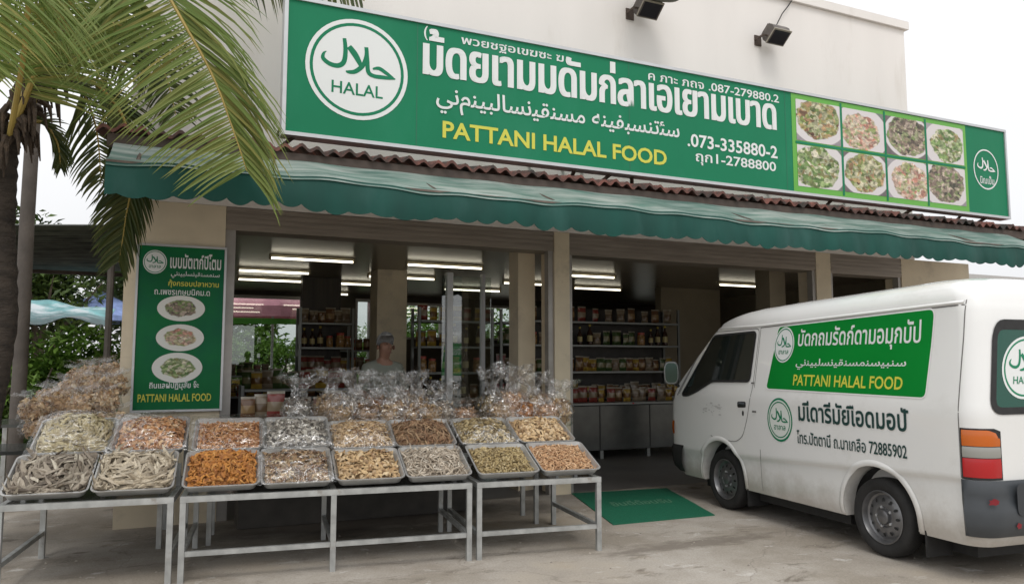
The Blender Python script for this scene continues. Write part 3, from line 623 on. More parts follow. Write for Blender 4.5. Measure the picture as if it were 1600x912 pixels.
table(-1.135, -.04, [0, 1.095], 'grey metal table at the left edge holding silver and cream dried fish trays', braces=False)
table(0, 2.14, [0, 1.07, 2.14], 'long grey metal table with a middle leg holding orange and brown snack trays')
table(2.18, 3.25, [0, 1.07], 'short grey metal table beside the green floor mat holding the rightmost trays')
# taller bench behind, carrying the bags
def bench(s0, s1, t0, t1, z, label, skirt=False):
    t = thing('display_bench', label, 'bench', tw(s0, t0), TA)
    ln = s1 - s0; d = t1 - t0
    build('bench_top', MB().box((0, 0, z - .03), (ln, d, z)), M['cabinet'], t)
    for x in (0, ln - .04):
        for y in (0, d - .04): build('leg', MB().box((x, y, 0), (x + .04, y + .04, z - .031)), M['tablemetal'], t)
    if skirt: build('cloth_skirt', MB().grid(lambda u, v: (.02 + (min(ln, 2.15) - .04) * u, d - .06 + .012 * math.sin(u * 60) * (1 - v), .02 + (z - .06) * v), 120, 3), mat('dark_skirt', (.040, .036, .029), .9, var=.6, vs=3, stretch=(4, 1, .4)), t)
bench(.10, 3.1, 1.16, 1.62, .93, 'narrow raised bench behind the right trays carrying clear snack bags')
bench(-1.9, -.25, 1.16, 1.85, .84, 'narrow raised bench left of the menu pillar carrying heaped cracker bags')
bench(-1.9, -.30, 1.95, 2.75, 1.0, 'rear bench beside the palm post carrying the topmost cracker bags')

# ------------------------------------------------------------------ trays and dried food
TWD, TLN, TH_ = .532, .49, .062
def tray_mesh():
    mb = MB(); w2, l2 = TWD / 2, TLN / 2
    def ring(ins, z, r):
        out = []
        for cx, cy, a0 in ((w2 - ins - r, l2 - ins - r, 0), (-(w2 - ins - r), l2 - ins - r, 90), (-(w2 - ins - r), -(l2 - ins - r), 180), (w2 - ins - r, -(l2 - ins - r), 270)):
            for k in range(5):
                a = R(a0 + k * 22.5); out.append((cx + r * math.cos(a), cy + r * math.sin(a), z))
        return out
    rs = [ring(.035, 0, .04), ring(.03, .004, .045), ring(.012, TH_ - .004, .045), ring(.0, TH_ - .002, .05), ring(.0, TH_ + .003, .05), ring(.012, TH_ + .003, .045), ring(.016, TH_ - .006, .043), ring(.034, .008, .042), ring(.04, .004, .04)]
    n = len(rs[0]); vs = [p for r_ in rs for p in r_]; fs = [tuple(range(n))[::-1], tuple(range((len(rs) - 1) * n, len(rs) * n))]
    for i in range(len(rs) - 1):
        for k in range(n): fs.append((i * n + k, i * n + (k + 1) % n, (i + 1) * n + (k + 1) % n, (i + 1) * n + k))
    mb.add(vs, fs); return mb
def piece(mb, Mx, L_, W_, T_, bend, rng, seg=4, taper=True, wob=.0, twist=0):
    """one bent piece of dried food: a closed strip with a thick lens section"""
    vs = []; fs = []
    for i in range(seg + 1):
        u = i / seg - .5; k = (1 - (2 * u) ** 2 * .8) if taper else 1 - .25 * (2 * abs(u)) ** 4
        x = L_ * u; z = bend * (1 - 4 * u * u) * L_ + rng.uniform(-wob, wob); y = rng.uniform(-wob, wob) * 1.5
        a = twist * u; ca, sa = math.cos(a), math.sin(a)
        for yy, zz in ((-W_ / 2 * k, 0), (0, T_ * k), (W_ / 2 * k, 0), (0, -T_ * .6 * k)):
            vs.append(Mx @ Vector((x, y + yy * ca - zz * sa, z + yy * sa + zz * ca)))
    for i in range(seg):
        for q in range(4): fs.append((i * 4 + q, i * 4 + (q + 1) % 4, i * 4 + 4 + (q + 1) % 4, i * 4 + 4 + q))
    fs += [(3, 2, 1, 0), (seg * 4, seg * 4 + 1, seg * 4 + 2, seg * 4 + 3)]
    mb.add(vs, fs)
KIND = {  # length, width, thickness, bend, wobble, count, taper, alignment
    'fish': (.13, .026, .007, .14, .006, 420, True, .35),
    'bigfish': (.19, .034, .010, .10, .007, 300, True, .3),
    'curl': (.055, .017, .006, .30, .004, 800, False, 3.2),
    'slice': (.054, .024, .004, .25, .005, 660, True, 3.2),
    'stick': (.055, .011, .005, .12, .003, 800, False, 3.2),
    'chip': (.062, .028, .004, .24, .006, 560, True, 3.2),
    'long': (.11, .014, .005, .15, .005, 520, True, 3.2),
    'nug': (.034, .013, .006, .2, .003, 1000, False, 3.2)}
def heap_mesh(kind, hgt, seed, w2=TWD / 2 - .035, l2=TLN / 2 - .035, fillx=(0, 1), filly=(0, 1)):
    rng = random.Random(seed); L_, W_, T_, bd, wob, cnt, tp, al = KIND[kind]
    mb = MB(); ph = [rng.uniform(0, 6) for _ in range(4)]
    def hz(x, y):
        a, b = x / w2, y / l2
        k = max(0, (1 - abs(a) ** 3.2)) ** .7 * max(0, (1 - abs(b) ** 3.2)) ** .7
        k *= .72 + .28 * math.exp(-1.5 * (a * a + b * b)) + .10 * math.sin(a * 4 + ph[0]) * math.sin(b * 3.5 + ph[1]) + .06 * math.sin(a * 9 + ph[2])
        return .012 + hgt * k
    mb.grid(lambda u, v: (-w2 + 2 * w2 * u, -l2 + 2 * l2 * v, hz(-w2 + 2 * w2 * u, -l2 + 2 * l2 * v) - .010), 14, 12)
    for i in range(cnt):
        x = rng.uniform(-w2, w2) * .97; y = rng.uniform(-l2, l2) * .97
        e = .01; nx = (hz(x - e, y) - hz(x + e, y)) / (2 * e); ny = (hz(x, y - e) - hz(x, y + e)) / (2 * e)
        n = Vector((max(-1.2, min(1.2, nx)), max(-1.2, min(1.2, ny)), 1)).normalized()
        sc = rng.uniform(.65, 1.2)
        q = n.to_track_quat('Z', 'Y').to_matrix().to_4x4()
        yaw = rng.gauss(0, al) if al < 1 else rng.uniform(0, 6.28)
        Mx = Matrix.Translation((x, y, hz(x, y) + rng.uniform(-.006, .012))) @ q @ Euler((rng.gauss(0, .35), rng.gauss(0, .28), yaw), 'XYZ').to_matrix().to_4x4()
        # keep inside the tray walls
        piece(mb, Mx, L_ * sc, W_ * rng.uniform(.7, 1.2), T_, bd * rng.uniform(.3, 1.3) * rng.choice((1, 1, 1, -.6)), rng, 4, tp, wob * sc, rng.uniform(-1.2, 1.2))
    lim = (TWD / 2 + .0, TLN / 2 + .0)
    mb.v = [(max(-lim[0], min(lim[0], v[0])), max(-lim[1], min(lim[1], v[1])), max(v[2], .008 + max(0, (abs(v[0]) - w2 + .01)) * 1.8 + max(0, (abs(v[1]) - l2 + .01)) * 1.8)) for v in mb.v]
    return mb
PALETTE = {
    'silver': [(.075, .058, .042), (.23, .19, .15), (.37, .32, .25), (.14, .11, .08), (.50, .45, .36)],
    'cream': [(.26, .21, .145), (.48, .41, .30), (.16, .125, .085), (.60, .53, .41), (.36, .30, .22)],
    'paleyellow': [(.44, .36, .19), (.60, .52, .32), (.34, .27, .14), (.66, .58, .40)],
    'salmon': [(.38, .16, .05), (.58, .31, .14), (.25, .09, .025), (.64, .43, .24)],
    'orange': [(.30, .11, .02), (.46, .20, .04), (.38, .15, .03), (.22, .08, .02), (.52, .26, .07)],
    'umber': [(.08, .042, .022), (.22, .12, .06), (.42, .29, .155), (.12, .068, .036), (.52, .42, .28)],
    'tan': [(.36, .22, .10), (.54, .39, .21), (.19, .105, .045), (.62, .48, .30)],
    'greycream': [(.34, .28, .21), (.52, .45, .36), (.20, .155, .11), (.62, .56, .47)],
    'olive': [(.26, .185, .075), (.44, .34, .165), (.14, .095, .038), (.54, .44, .25)],
    'pinktan': [(.44, .245, .125), (.60, .38, .21), (.26, .13, .06), (.66, .47, .29)],
    'monochrome': [(.05, .045, .04), (.36, .33, .28), (.14, .12, .10), (.58, .55, .48), (.22, .19, .16)],
    'russet': [(.11, .055, .028), (.23, .125, .065), (.34, .23, .13), (.07, .036, .02)],
    'tancream': [(.43, .28, .135), (.60, .44, .25), (.24, .14, .065), (.66, .52, .34)],
    'pinkcracker': [(.46, .29, .15), (.58, .42, .25), (.52, .41, .26), (.32, .18, .085), (.64, .53, .37)]}
FM = {k: mat('dried_' + k, v[0], .7, island=v, var=.18, vs=60) for k, v in PALETTE.items()}
TM = None
def place_tray(s, row, tilt, label, first=[None], dz=0):
    global TM
    t0 = .012 if row == 0 else .012 + TLN * math.cos(tilt) + .004
    z0 = .607 if row == 0 else .607 + TLN * math.sin(tilt) + .004
    z0 += dz
    cy = t0 + TLN / 2 * math.cos(tilt); cz = z0 + TLN / 2 * math.sin(tilt)
    loc = tw(s + (1.05 - s) * (.022 if row else 0.0), cy, cz); rot = (tilt, 0, R(-5.2))
    if first[0] is None:
        o = build('food_tray', tray_mesh(), M['steel'], smooth=True, sharp=50); first[0] = o
    else:
        o = first[0].copy(); C.objects.link(o)
    o.location = loc; o.rotation_mode = 'XYZ'
    o.rotation_euler = (Euler((0, 0, R(-5.2))).to_matrix() @ Euler((tilt, 0, 0)).to_matrix()).to_euler()
    tag(o, label, 'tray', 'steel trays of dried food'); return o
SPEC = [  # s centre, row, palette, kind, heap height, tray words, heap words
    (-.862, 0, 'silver', 'bigfish', .085, 'steel tray of silver grey dried fish, front row at the left edge', 'long silver grey dried fish heaped in the leftmost front tray'),
    (-.318, 0, 'cream', 'bigfish', .085, 'steel tray of cream dried fish between silver fish and orange curls', 'cream coloured flat dried fish in the second front tray'),
    (.265, 0, 'orange', 'curl', .13, 'steel tray of bright orange brown curls in the front row', 'tall heap of bright orange brown curls in front'),
    (.80, 0, 'umber', 'slice', .095, 'steel tray of dark brown and cream slices right of the orange curls', 'dark brown and cream dried slices in the front row'),
    (1.34, 0, 'tan', 'chip', .085, 'steel tray of broad tan chips in the front row near the middle leg', 'broad tan chips heaped in the front row'),
    (1.875, 0, 'greycream', 'long', .085, 'steel tray of thin pale grey strips in the front row', 'thin pale grey dried strips in the front row'),
    (2.445, 0, 'olive', 'nug', .075, 'steel tray of small olive tan nuggets in the front row', 'small olive tan nuggets in the front row'),
    (2.985, 0, 'pinktan', 'stick', .075, 'rightmost front tray of pinkish tan sticks beside the green mat', 'pinkish tan sticks in the rightmost front tray'),
    (-.862, 1, 'paleyellow', 'fish', .15, 'steel tray of pale yellow dried strips, back row at the left edge', 'tall heap of pale yellow dried strips at the left edge'),
    (-.318, 1, 'salmon', 'chip', .12, 'steel tray of salmon orange crisps in the back row under the menu board', 'salmon orange crisps in the back row under the menu board'),
    (.265, 1, 'salmon', 'nug', .06, 'half filled steel tray of fine orange crumbs under shiny plastic', 'low heap of fine orange crumbs behind the orange curls'),
    (.80, 1, 'monochrome', 'chip', .085, 'steel tray of black and white mushroom slices in the back row', 'black and white dried mushroom slices in the back row'),
    (1.34, 1, 'tancream', 'long', .10, 'steel tray of long tan shreds in the back row', 'long tan shreds in the back row in front of the bags'),
    (1.875, 1, 'russet', 'long', .10, 'steel tray of thin reddish brown strips in the back row', 'thin reddish brown strips in the back row'),
    (2.445, 1, 'olive', 'slice', .10, 'steel tray of olive tan slices in the back row', 'olive tan slices heaped in the back row'),
    (2.985, 1, 'tancream', 'chip', .09, 'rightmost back tray of pale curved chips below the big bags', 'pale curved chips in the rightmost back tray')]
TR = {}
for i, (s, row, pal, kind, hg, tl, hl) in enumerate(SPEC):
    tilt = R(27 if s < 0 else (25.5 if s < 1 else 22.5))
    o = place_tray(s, row, tilt, tl)
    h = build('dried_food_heap', heap_mesh(kind, hg, 100 + i), FM[pal])
    h.location = o.location + (o.rotation_euler.to_matrix() @ Vector((0, 0, .005))); h.rotation_euler = o.rotation_euler
    tag(h, hl, 'dried food', 'heaps of dried food in the trays', 'stuff'); TR[i] = o
# clear film over four of the back trays
def film_cover(i, hg, label, seed):
    o = TR[i]; rng = random.Random(seed); p = [rng.uniform(0, 6.3) for _ in range(8)]
    from mathutils import noise as mn
    def fn(u, v):
        x = (u - .5) * (TWD + .05); y = (v - .5) * (TLN + .05); a, b = 2 * u - 1, 2 * v - 1
        k = max(0, 1 - abs(a) ** 4) * max(0, 1 - abs(b) ** 4)
        z = TH_ + .012 + (hg - TH_ + .035) * k * (.75 + .25 * math.exp(-(a * a + b * b)))
        z += .012 * mn.noise(Vector((x * 14 + seed, y * 14, 0))) + .010 * abs(mn.noise(Vector((x * 30, y * 30 + seed, 3))))
        return (x, y, z)
    f = build('plastic_cover', MB().grid(fn, 36, 32), M['filmflat'], smooth=True, sharp=30)
    f.location = o.location; f.rotation_euler = o.rotation_euler
    tag(f, label, 'plastic cover', 'clear covers over trays')
film_cover(8, .16, 'clear plastic sheet over the pale yellow strips at the left edge', 5)
film_cover(9, .13, 'clear plastic sheet over the salmon orange crisps', 9)
film_cover(10, .08, 'shiny clear plastic sheet over the fine orange crumbs', 14)
film_cover(11, .10, 'clear plastic sheet over the black and white mushroom slices', 21)

film_cover(12, .125, 'thin clear plastic over the long tan shreds', 27)
film_cover(14, .125, 'thin clear plastic over the olive slices', 33)
film_cover(3, .12, 'thin clear plastic over the front dark brown slices', 41)
# ------------------------------------------------------------------ clear bags of snacks
from mathutils import noise as mn
def bag_meshes(seed, r, hb, ht, kind, npc):
    rng = random.Random(seed); L_, W_, T_, bd, wob, cnt, tp, al = KIND[kind]
    cont = MB()
    for i in range(npc):
        a = rng.uniform(0, 6.28); q = rng.random() ** .45 * r * .86; z = rng.uniform(.02, hb * .93)
        q *= .75 + .35 * math.sin(math.pi * min(1, z / hb * 1.05))
        Mx = Matrix.Translation((q * math.cos(a), q * math.sin(a) * .75, z)) @ Euler((rng.uniform(0, 6), rng.uniform(0, 6), rng.uniform(0, 6))).to_matrix().to_4x4()
        piece(cont, Mx, L_ * rng.uniform(.6, 1.0), W_ * rng.uniform(.8, 1.3), T_, bd, rng, 3, tp, wob, rng.uniform(-1, 1))
    cont.lathe([(.01, .02), (r * .66, .03), (r * .74, hb * .5), (r * .5, hb * .8), (.01, hb * .86)], 10, Matrix.Scale(.75, 4, (0, 1, 0)))
    film = MB(); NU, NV = 44, 34
    def fn(u, v):
        a = 2 * math.pi * u; z = ht * v
        if z < hb: rr = r * (.80 + .22 * math.sin(math.pi * (z / hb) ** .8)) * (1 - .55 * max(0, (z / hb - .72) / .28) ** 1.5)
        else:
            k = (z - hb) / (ht - hb); rr = r * (.46 - .22 * math.sin(math.pi * min(1, k * 1.6)) + .62 * k ** 1.5)
        f = .0 if z < hb * .7 else min(1, (z - hb * .7) / (hb * .4))
        rr *= 1 + f * .30 * math.sin(a * 5 + seed + 2 * v) * math.sin(a * 3 + seed * 2)
        n1 = mn.noise(Vector((math.cos(a) * 2.2 + seed, math.sin(a) * 2.2, z * 16))); n2 = abs(mn.noise(Vector((math.cos(a) * 5, math.sin(a) * 5 + seed, z * 34))))
        n3 = abs(mn.noise(Vector((math.cos(a) * 3 - seed, math.sin(a) * 3, z * 9)))); rr += r * (.20 * n1 - .17 * n2 - .22 * n3 * f + .08)
        dz = .05 * f * mn.noise(Vector((math.cos(a) * 2.4 + seed * 3, math.sin(a) * 2.4, 2))) * (z / ht)
        return (rr * math.cos(a), rr * math.sin(a) * .8, max(.003, z + dz))
    film.grid(fn, NU, NV)
    film.lathe([(r * .78, .006), (.005, .004)], 20, Matrix.Scale(.8, 4, (0, 1, 0)))
    return film, cont
def bag(loc, rz, seed, r, hb, ht, kind, pal, label, group, lean=(0, 0), nm='snack_bag', npc=170, fm='film'):
    t = thing(nm, label, 'bag', loc, rz, group); t.rotation_euler = (lean[0], lean[1], rz)
    f, c = bag_meshes(seed, r, hb, ht, kind, npc)
    build('bag_film', f, M[fm], t, smooth=True, sharp=50)
    build('contents', c, FM[pal], t)
    return t
BG = 'clear bags of snacks behind the trays'
BAGS = [(470, .135, .20, .36, 1.22, 'monochrome', 'slice', 'leftmost clear bag behind the mushroom slices, dark slices inside', .97),
        (515, .14, .24, .44, 1.34, 'tan', 'chip', 'tall clear bag of tan chips just right of the leftmost bag', .93),
        (556, .13, .22, .43, 1.26, 'greycream', 'long', 'clear bag of pale shreds behind the long tan shreds tray', .93),
        (592, .13, .23, .42, 1.40, 'orange', 'curl', 'clear bag of golden curls standing in front of the person', .93),
        (622, .135, .21, .40, 1.25, 'tancream', 'chip', 'clear bag of pale chips right in front of the person\'s chest', .93),
        (656, .14, .23, .43, 1.28, 'tan', 'chip', 'clear bag of tan chips with ruffled top right of the person', .93),
        (690, .12, .18, .34, 1.30, 'greycream', 'slice', 'short clear bag of pale slices behind the reddish brown strips', .93),
        (728, .12, .12, .20, 1.22, 'pinktan', 'stick', 'low clear pouch of pinkish sticks behind the olive slices', .95),
        (770, .13, .23, .44, 1.36, 'olive', 'slice', 'tall clear bag of olive slices left in the right bag group', .93),
        (800, .155, .25, .47, 1.22, 'pinktan', 'chip', 'tallest clear bag with pinkish chips above the rightmost trays', .93),
        (838, .14, .22, .40, 1.30, 'tancream', 'chip', 'clear bag of pale chips between the tallest bag and the pillar', .93),
        (868, .13, .19, .36, 1.22, 'tan', 'chip', 'rightmost clear bag of tan chips in front of the cream pillar', .93)]
BAGS += [(536, .12, .15, .27, 1.16, 'tan', 'long', 'small clear bag of tan shreds in front of the tall chip bag', .95),
         (574, .12, .16, .28, 1.15, 'russet', 'chip', 'small clear bag of reddish chips in front of the golden curls', .95),
         (608, .12, .15, .27, 1.16, 'tancream', 'slice', 'small clear bag of pale slices in the front line of bags below the person', .95),
         (640, .12, .16, .28, 1.15, 'umber', 'slice', 'small clear bag of dark slices in the front line of bags', .95),
         (672, .12, .15, .27, 1.16, 'tan', 'curl', 'small clear bag of tan curls right end of the middle bag group', .95),
         (784, .12, .16, .28, 1.15, 'tan', 'slice', 'small clear bag of tan slices at the front of the right bag group', .95),
         (820, .12, .15, .28, 1.15, 'orange', 'chip', 'small clear bag of orange chips at the front of the right bag group', .95),
         (853, .12, .15, .26, 1.15, 'pinktan', 'slice', 'small clear bag of pinkish slices near the centre pillar', .95)]
rngb = random.Random(8)
for i, (px, r, hb, ht, t_, pal, kind, lab, z) in enumerate(BAGS):
    # where the sight line at this column crosses the bench line
    ray = fw + rt * (px - 800) / F; k = (t_ + (P0.dot(TD))) / (ray[0] * TD.x + ray[1] * TD.y)
    p = Vector((ray[0] * k, ray[1] * k, z + .004))
    bag(p, rngb.uniform(0, 6), 30 + i * 3, r * 1.34, hb * 1.42, ht * 1.27, kind, pal, lab, BG, (rngb.uniform(-.08, .04), rngb.uniform(-.1, .1)))
# heaped cracker bags at the far left
PILE = [(70, 650, 1.20, .15, 'cracker bag at the lower left of the heap, touching the yellow strips'), (108, 645, 1.20, .15, 'cracker bag low in the heap behind the pale yellow strips tray'), (145, 645, 1.20, .15, 'cracker bag low in the heap behind the seam between two trays'), (178, 645, 1.20, .15, 'cracker bag low in the heap behind the salmon crisps'), (60, 622, 1.25, .13, 'pale cracker bag at the low left end of the heap by the palm trunk'), (95, 612, 1.35, .14, 'pink cracker bag second from the left in the heap'),
        (130, 618, 1.28, .14, 'cracker bag in front, directly above the salmon crisps tray corner'), (165, 612, 1.35, .14, 'front cracker bag nearest the menu pillar'),
        (112, 596, 1.62, .14, 'cracker bag in the second tier right of the grey post'), (148, 590, 1.62, .15, 'pink cracker bag in the middle of the heap'),
        (178, 588, 1.60, .14, 'cracker bag of the second tier touching the menu pillar'), (85, 606, 1.68, .12, 'small cracker bag right beside the grey post foot'),
        (135, 574, 2.15, .15, 'cracker bag of the top tier, left one'), (158, 570, 2.2, .15, 'topmost cracker bag of the heap'), (182, 568, 2.2, .15, 'top tier cracker bag closest to the wall edge')]
for i, (px, py, t_, r, lab) in enumerate(PILE):
    ray = fw + rt * (px - 800) / F - upv * (py - 456) / F; k = (t_ + (P0.dot(TD))) / (ray[0] * TD.x + ray[1] * TD.y)
    p = Vector((ray[0] * k, ray[1] * k, H + ray[2] * k - .19))
    p.z = max(p.z, .845 if t_ < 1.9 else 1.005)
    bag(p, rngb.uniform(0, 6), 90 + i * 5, r * 1.15, .20, .25, 'chip', 'pinkcracker', lab, 'cracker bags heaped left of the menu pillar', (rngb.uniform(-.15, .15), rngb.uniform(-.15, .15)), 'cracker_bag', 260, 'film2')

# ------------------------------------------------------------------ delivery van
VA = R(-5.05)
van = thing('delivery_van', 'white delivery van with green side signs parked nose first into the shop front', 'van', (5.427, 6.690, 0), VA)
WV = 1.66
def lerp(tab, z):
    if z <= tab[0][0]: return tab[0][1]
    for (a, b), (c, d) in zip(tab[:-1], tab[1:]):
        if z <= c: return b + (d - b) * (z - a) / (c - a)
    return tab[-1][1]
UF = [(.26, -.93), (.35, -1.02), (.60, -1.075), (.90, -1.08), (1.08, -1.04), (1.20, -.96), (1.30, -.885), (1.87, -.25), (1.98, -.08), (2.05, .16), (2.09, .42), (2.115, .75), (2.125, 1.1)]
UR = [(.26, 3.02), (.34, 3.08), (.70, 3.11), (1.2, 3.11), (1.85, 3.05), (1.98, 3.0), (2.06, 2.92), (2.10, 2.8), (2.125, 2.55)]
WL = [(.26, .03), (.34, .012), (.60, .0), (.66, .0), (1.2, .0), (1.90, .112), (1.96, .125), (2.02, .16), (2.06, .21), (2.09, .28), (2.115, .42), (2.125, .6)]
def vlean(z): return lerp(WL, z)
RR = .15
def vrf(z): return lerp([(.9, .20), (1.35, .09)], z)
def vpt(a, z, off=0):
    """point on the skin: a runs along the left flank from the front axle backwards, then round the rear corner"""
    v0 = vlean(z); ur = lerp(UR, z); uf = lerp(UF, z); rf = vrf(z)
    if a > ur - RR:
        th = (a - (ur - RR)) / RR
        if th < math.pi / 2: p = (v0 + RR - (RR + off) * math.cos(th), ur - RR + (RR + off) * math.sin(th))
        else: p = (v0 + RR + (a - (ur - RR) - RR * math.pi / 2), ur + off)
    elif a < uf + rf:
        th = (uf + rf - a) / rf
        if th < math.pi / 2: p = (v0 + rf - (rf + off) * math.cos(th), uf + rf - (rf + off) * math.sin(th))
        else: p = (v0 + rf + (uf + rf - a - rf * math.pi / 2), uf - off)
    else: p = (v0 - off, a)
    zz = z + .03 * max(0, min(1, (z - 1.75) / .15)) * max(0, a - .6) if a <= ur else z + .03 * max(0, min(1, (z - 1.75) / .15)) * (ur - .6)
    return Vector((p[0], -p[1], zz))
def footprint(z):
    v0 = vlean(z); uf = lerp(UF, z); ur = lerp(UR, z); w2 = WV - v0; k = min(1, (w2 - v0) / .8); rf = vrf(z) * k; rr = RR * k; out = []
    for i in range(25): out.append((v0, uf + rf + (ur - rr - uf - rf) * i / 24))
    for i in range(1, 9): t = i / 8 * math.pi / 2; out.append((v0 + rr - rr * math.cos(t), ur - rr + rr * math.sin(t)))
    for i in range(1, 9): out.append((v0 + rr + (w2 - v0 - 2 * rr) * i / 8, ur))
    for i in range(1, 9): t = i / 8 * math.pi / 2; out.append((w2 - rr + rr * math.sin(t), ur - rr + rr * math.cos(t)))
    for i in range(1, 13): out.append((w2, ur - rr + (uf + rf - ur + rr) * i / 12))
    for i in range(1, 9): t = i / 8 * math.pi / 2; out.append((w2 - rf + rf * math.cos(t), uf + rf - rf * math.sin(t)))
    for i in range(1, 9): out.append((w2 - rf + (v0 + rf - w2 + rf) * i / 8, uf))
    for i in range(1, 8): t = i / 8 * math.pi / 2; out.append((v0 + rf - rf * math.sin(t), uf + rf - rf * math.cos(t)))
    f = max(0, min(1, (z - 1.75) / .15))
    return [Vector((v, -u, z + .03 * f * max(0, u - .6) + (0.03 * f * (1 - ((v - .83) / .83) ** 2) if z > 1.95 else 0))) for v, u in out]
zs = [.26, .30, .35, .45, .52, .56, .58, .60, .62, .64, .66, .68, .70, .72, .74, .76, .78, .82, .9, 1.0, 1.08, 1.14, 1.2, 1.25, 1.3, 1.4, 1.55, 1.7, 1.8, 1.87, 1.90, 1.93, 1.96, 1.99, 2.02, 2.04, 2.06, 2.075, 2.09, 2.1, 2.115, 2.125]
mb = MB(); n_ = None
for z in zs:
    fp = footprint(z)
    # rocker panels below the rising flank crease sit a little deeper
    def ins(p):
        t = max(0, min(1, (.625 + .052 * (-p.y - .6) - z) / .055)); return .028 * t * t * (3 - 2 * t)
    fp = [Vector((p.x + ins(p) if p.x < .2 else (p.x - ins(p) if p.x > 1.46 else p.x), p.y, p.z)) for p in fp]
    n_ = len(fp); mb.v += [tuple(p) for p in fp]
for i in range(len(zs) - 1):
    for k in range(n_): mb.f.append((i * n_ + k, i * n_ + (k + 1) % n_, (i + 1) * n_ + (k + 1) % n_, (i + 1) * n_ + k))
mb.f += [tuple(range(n_))[::-1], tuple(range((len(zs) - 1) * n_, len(zs) * n_))]
body = build('body', mb, M['van'], van, smooth=True, sharp=35)
# wheel arches cut out of the body
cut = MB()
for u in (0.0, 2.14):
    for v in (-.1, WV - .26): cut.lathe([(.001, 0), (.385, 0), (.385, .36), (.001, .36)], 40, Matrix.Translation((v, -u, .335)) @ Euler((0, R(90), 0)).to_matrix().to_4x4())
co_ = build('cutter', cut, M['rubber'], van)
md = body.modifiers.new('b', 'BOOLEAN'); md.operation = 'DIFFERENCE'; md.object = co_; md.solver = 'EXACT'
bpy.context.view_layer.update()
me2 = bpy.data.meshes.new_from_object(body.evaluated_get(bpy.context.evaluated_depsgraph_get())); body.modifiers.clear()
body.data = me2; bpy.data.objects.remove(co_)
me2.materials.clear(); me2.materials.append(M['van'])
me2.polygons.foreach_set('use_smooth', [True] * len(me2.polygons)); me2.set_sharp_from_angle(angle=R(35))
# dark liners inside the arches
for u in (0.0, 2.14):
    for v, sg in ((.15, 1), (WV - .15, -1)):
        lin = MB(); lin.lathe([(.375, 0), (.375, sg * .22), (.02, sg * .225)], 40, Matrix.Translation((v, -u, .335)) @ Euler((0, R(90), 0)).to_matrix().to_4x4())
        lin.v = [(x, y, max(z, .275)) for x, y, z in lin.v]
        build('arch_liner', lin, M['rubber'], van)
# raised lips round the arches
def arch_lip(u, rad):
    def fn(a, b):
        th = math.pi * (1.06 - 1.12 * a); r_ = rad + .050 * b
        z = .335 + r_ * math.sin(th); uu = u - r_ * math.cos(th)
        z = max(z, .275)
        off = (.003, .009, .010, .007, .001)[round(b * 4)]
        return vpt(uu, z, off - .026 * max(0, min(1, (.625 + .052 * (uu - .6) - z) / .055)) + .001)
    return MB().grid(fn, 40, 4)
build('arch_lip', arch_lip(0, .383), M['van'], van, smooth=True, sharp=60)
build('arch_lip', arch_lip(2.14, .383), M['van'], van, smooth=True, sharp=60)
def poly_patch(pts, off, sub=1):
    """a filled outline lying on the skin"""
    bm = bmesh.new(); vs = [bm.verts.new((a, z, 0)) for a, z in pts]; bm.faces.new(vs)
    bmesh.ops.triangulate(bm, faces=bm.faces[:])
    if sub: bmesh.ops.subdivide_edges(bm, edges=bm.edges[:], cuts=sub, use_grid_fill=True)
    bm.verts.index_update(); m_ = MB().add([vpt(v.co.x, v.co.y, off) for v in bm.verts], [[v.index for v in f.verts] for f in bm.faces]); bm.free()
    # all faces look outwards
    return m_
def rounded(pts, r, k=5):
    out = []; n = len(pts)
    for i in range(n):
        p = np.array(pts[i], float); a = np.array(pts[i - 1], float); b = np.array(pts[(i + 1) % n], float)
        rr = min(r, np.linalg.norm(a - p) * .45, np.linalg.norm(b - p) * .45)
        s0 = p + (a - p) / np.linalg.norm(a - p) * rr; s1 = p + (b - p) / np.linalg.norm(b - p) * rr
        for j in range(k + 1):
            t = j / k; out.append(tuple((1 - t) ** 2 * s0 + 2 * t * (1 - t) * p + t * t * s1))
    return out
def strip(pts, wd, off, closed=False):
    """a narrow band along a line on the skin"""
    q = []
    P = [np.array(p, float) for p in pts]; n = len(P)
    if closed: P = P + [P[0]]
    D = []
    for a, b in zip(P[:-1], P[1:]):
        k = max(1, int(np.linalg.norm(b - a) / .06))
        D += [a + (b - a) * j / k for j in range(k)]
    D.append(P[-1]); vs = []
    for i, p in enumerate(D):
        t = D[min(i + 1, len(D) - 1)] - D[max(i - 1, 0)]
        if closed and i in (0, len(D) - 1): t = D[1] - D[-2]
        t = t / (np.linalg.norm(t) + 1e-9); nn = np.array([-t[1], t[0]]) * wd / 2
        vs += [vpt(*(p + nn), off), vpt(*(p - nn), off)]
    return MB().add(vs, [(2 * i, 2 * i + 2, 2 * i + 3, 2 * i + 1) for i in range(len(D) - 1)])
def glazed(name, pts, r, fw_=.022, m='vglass'):
    pr = rounded(pts, r)
    g = build(name, poly_patch(pr, .006, 4), M[m], van)
    build('seal', strip(pr, fw_, .009, True), M['rubber'], g); return g
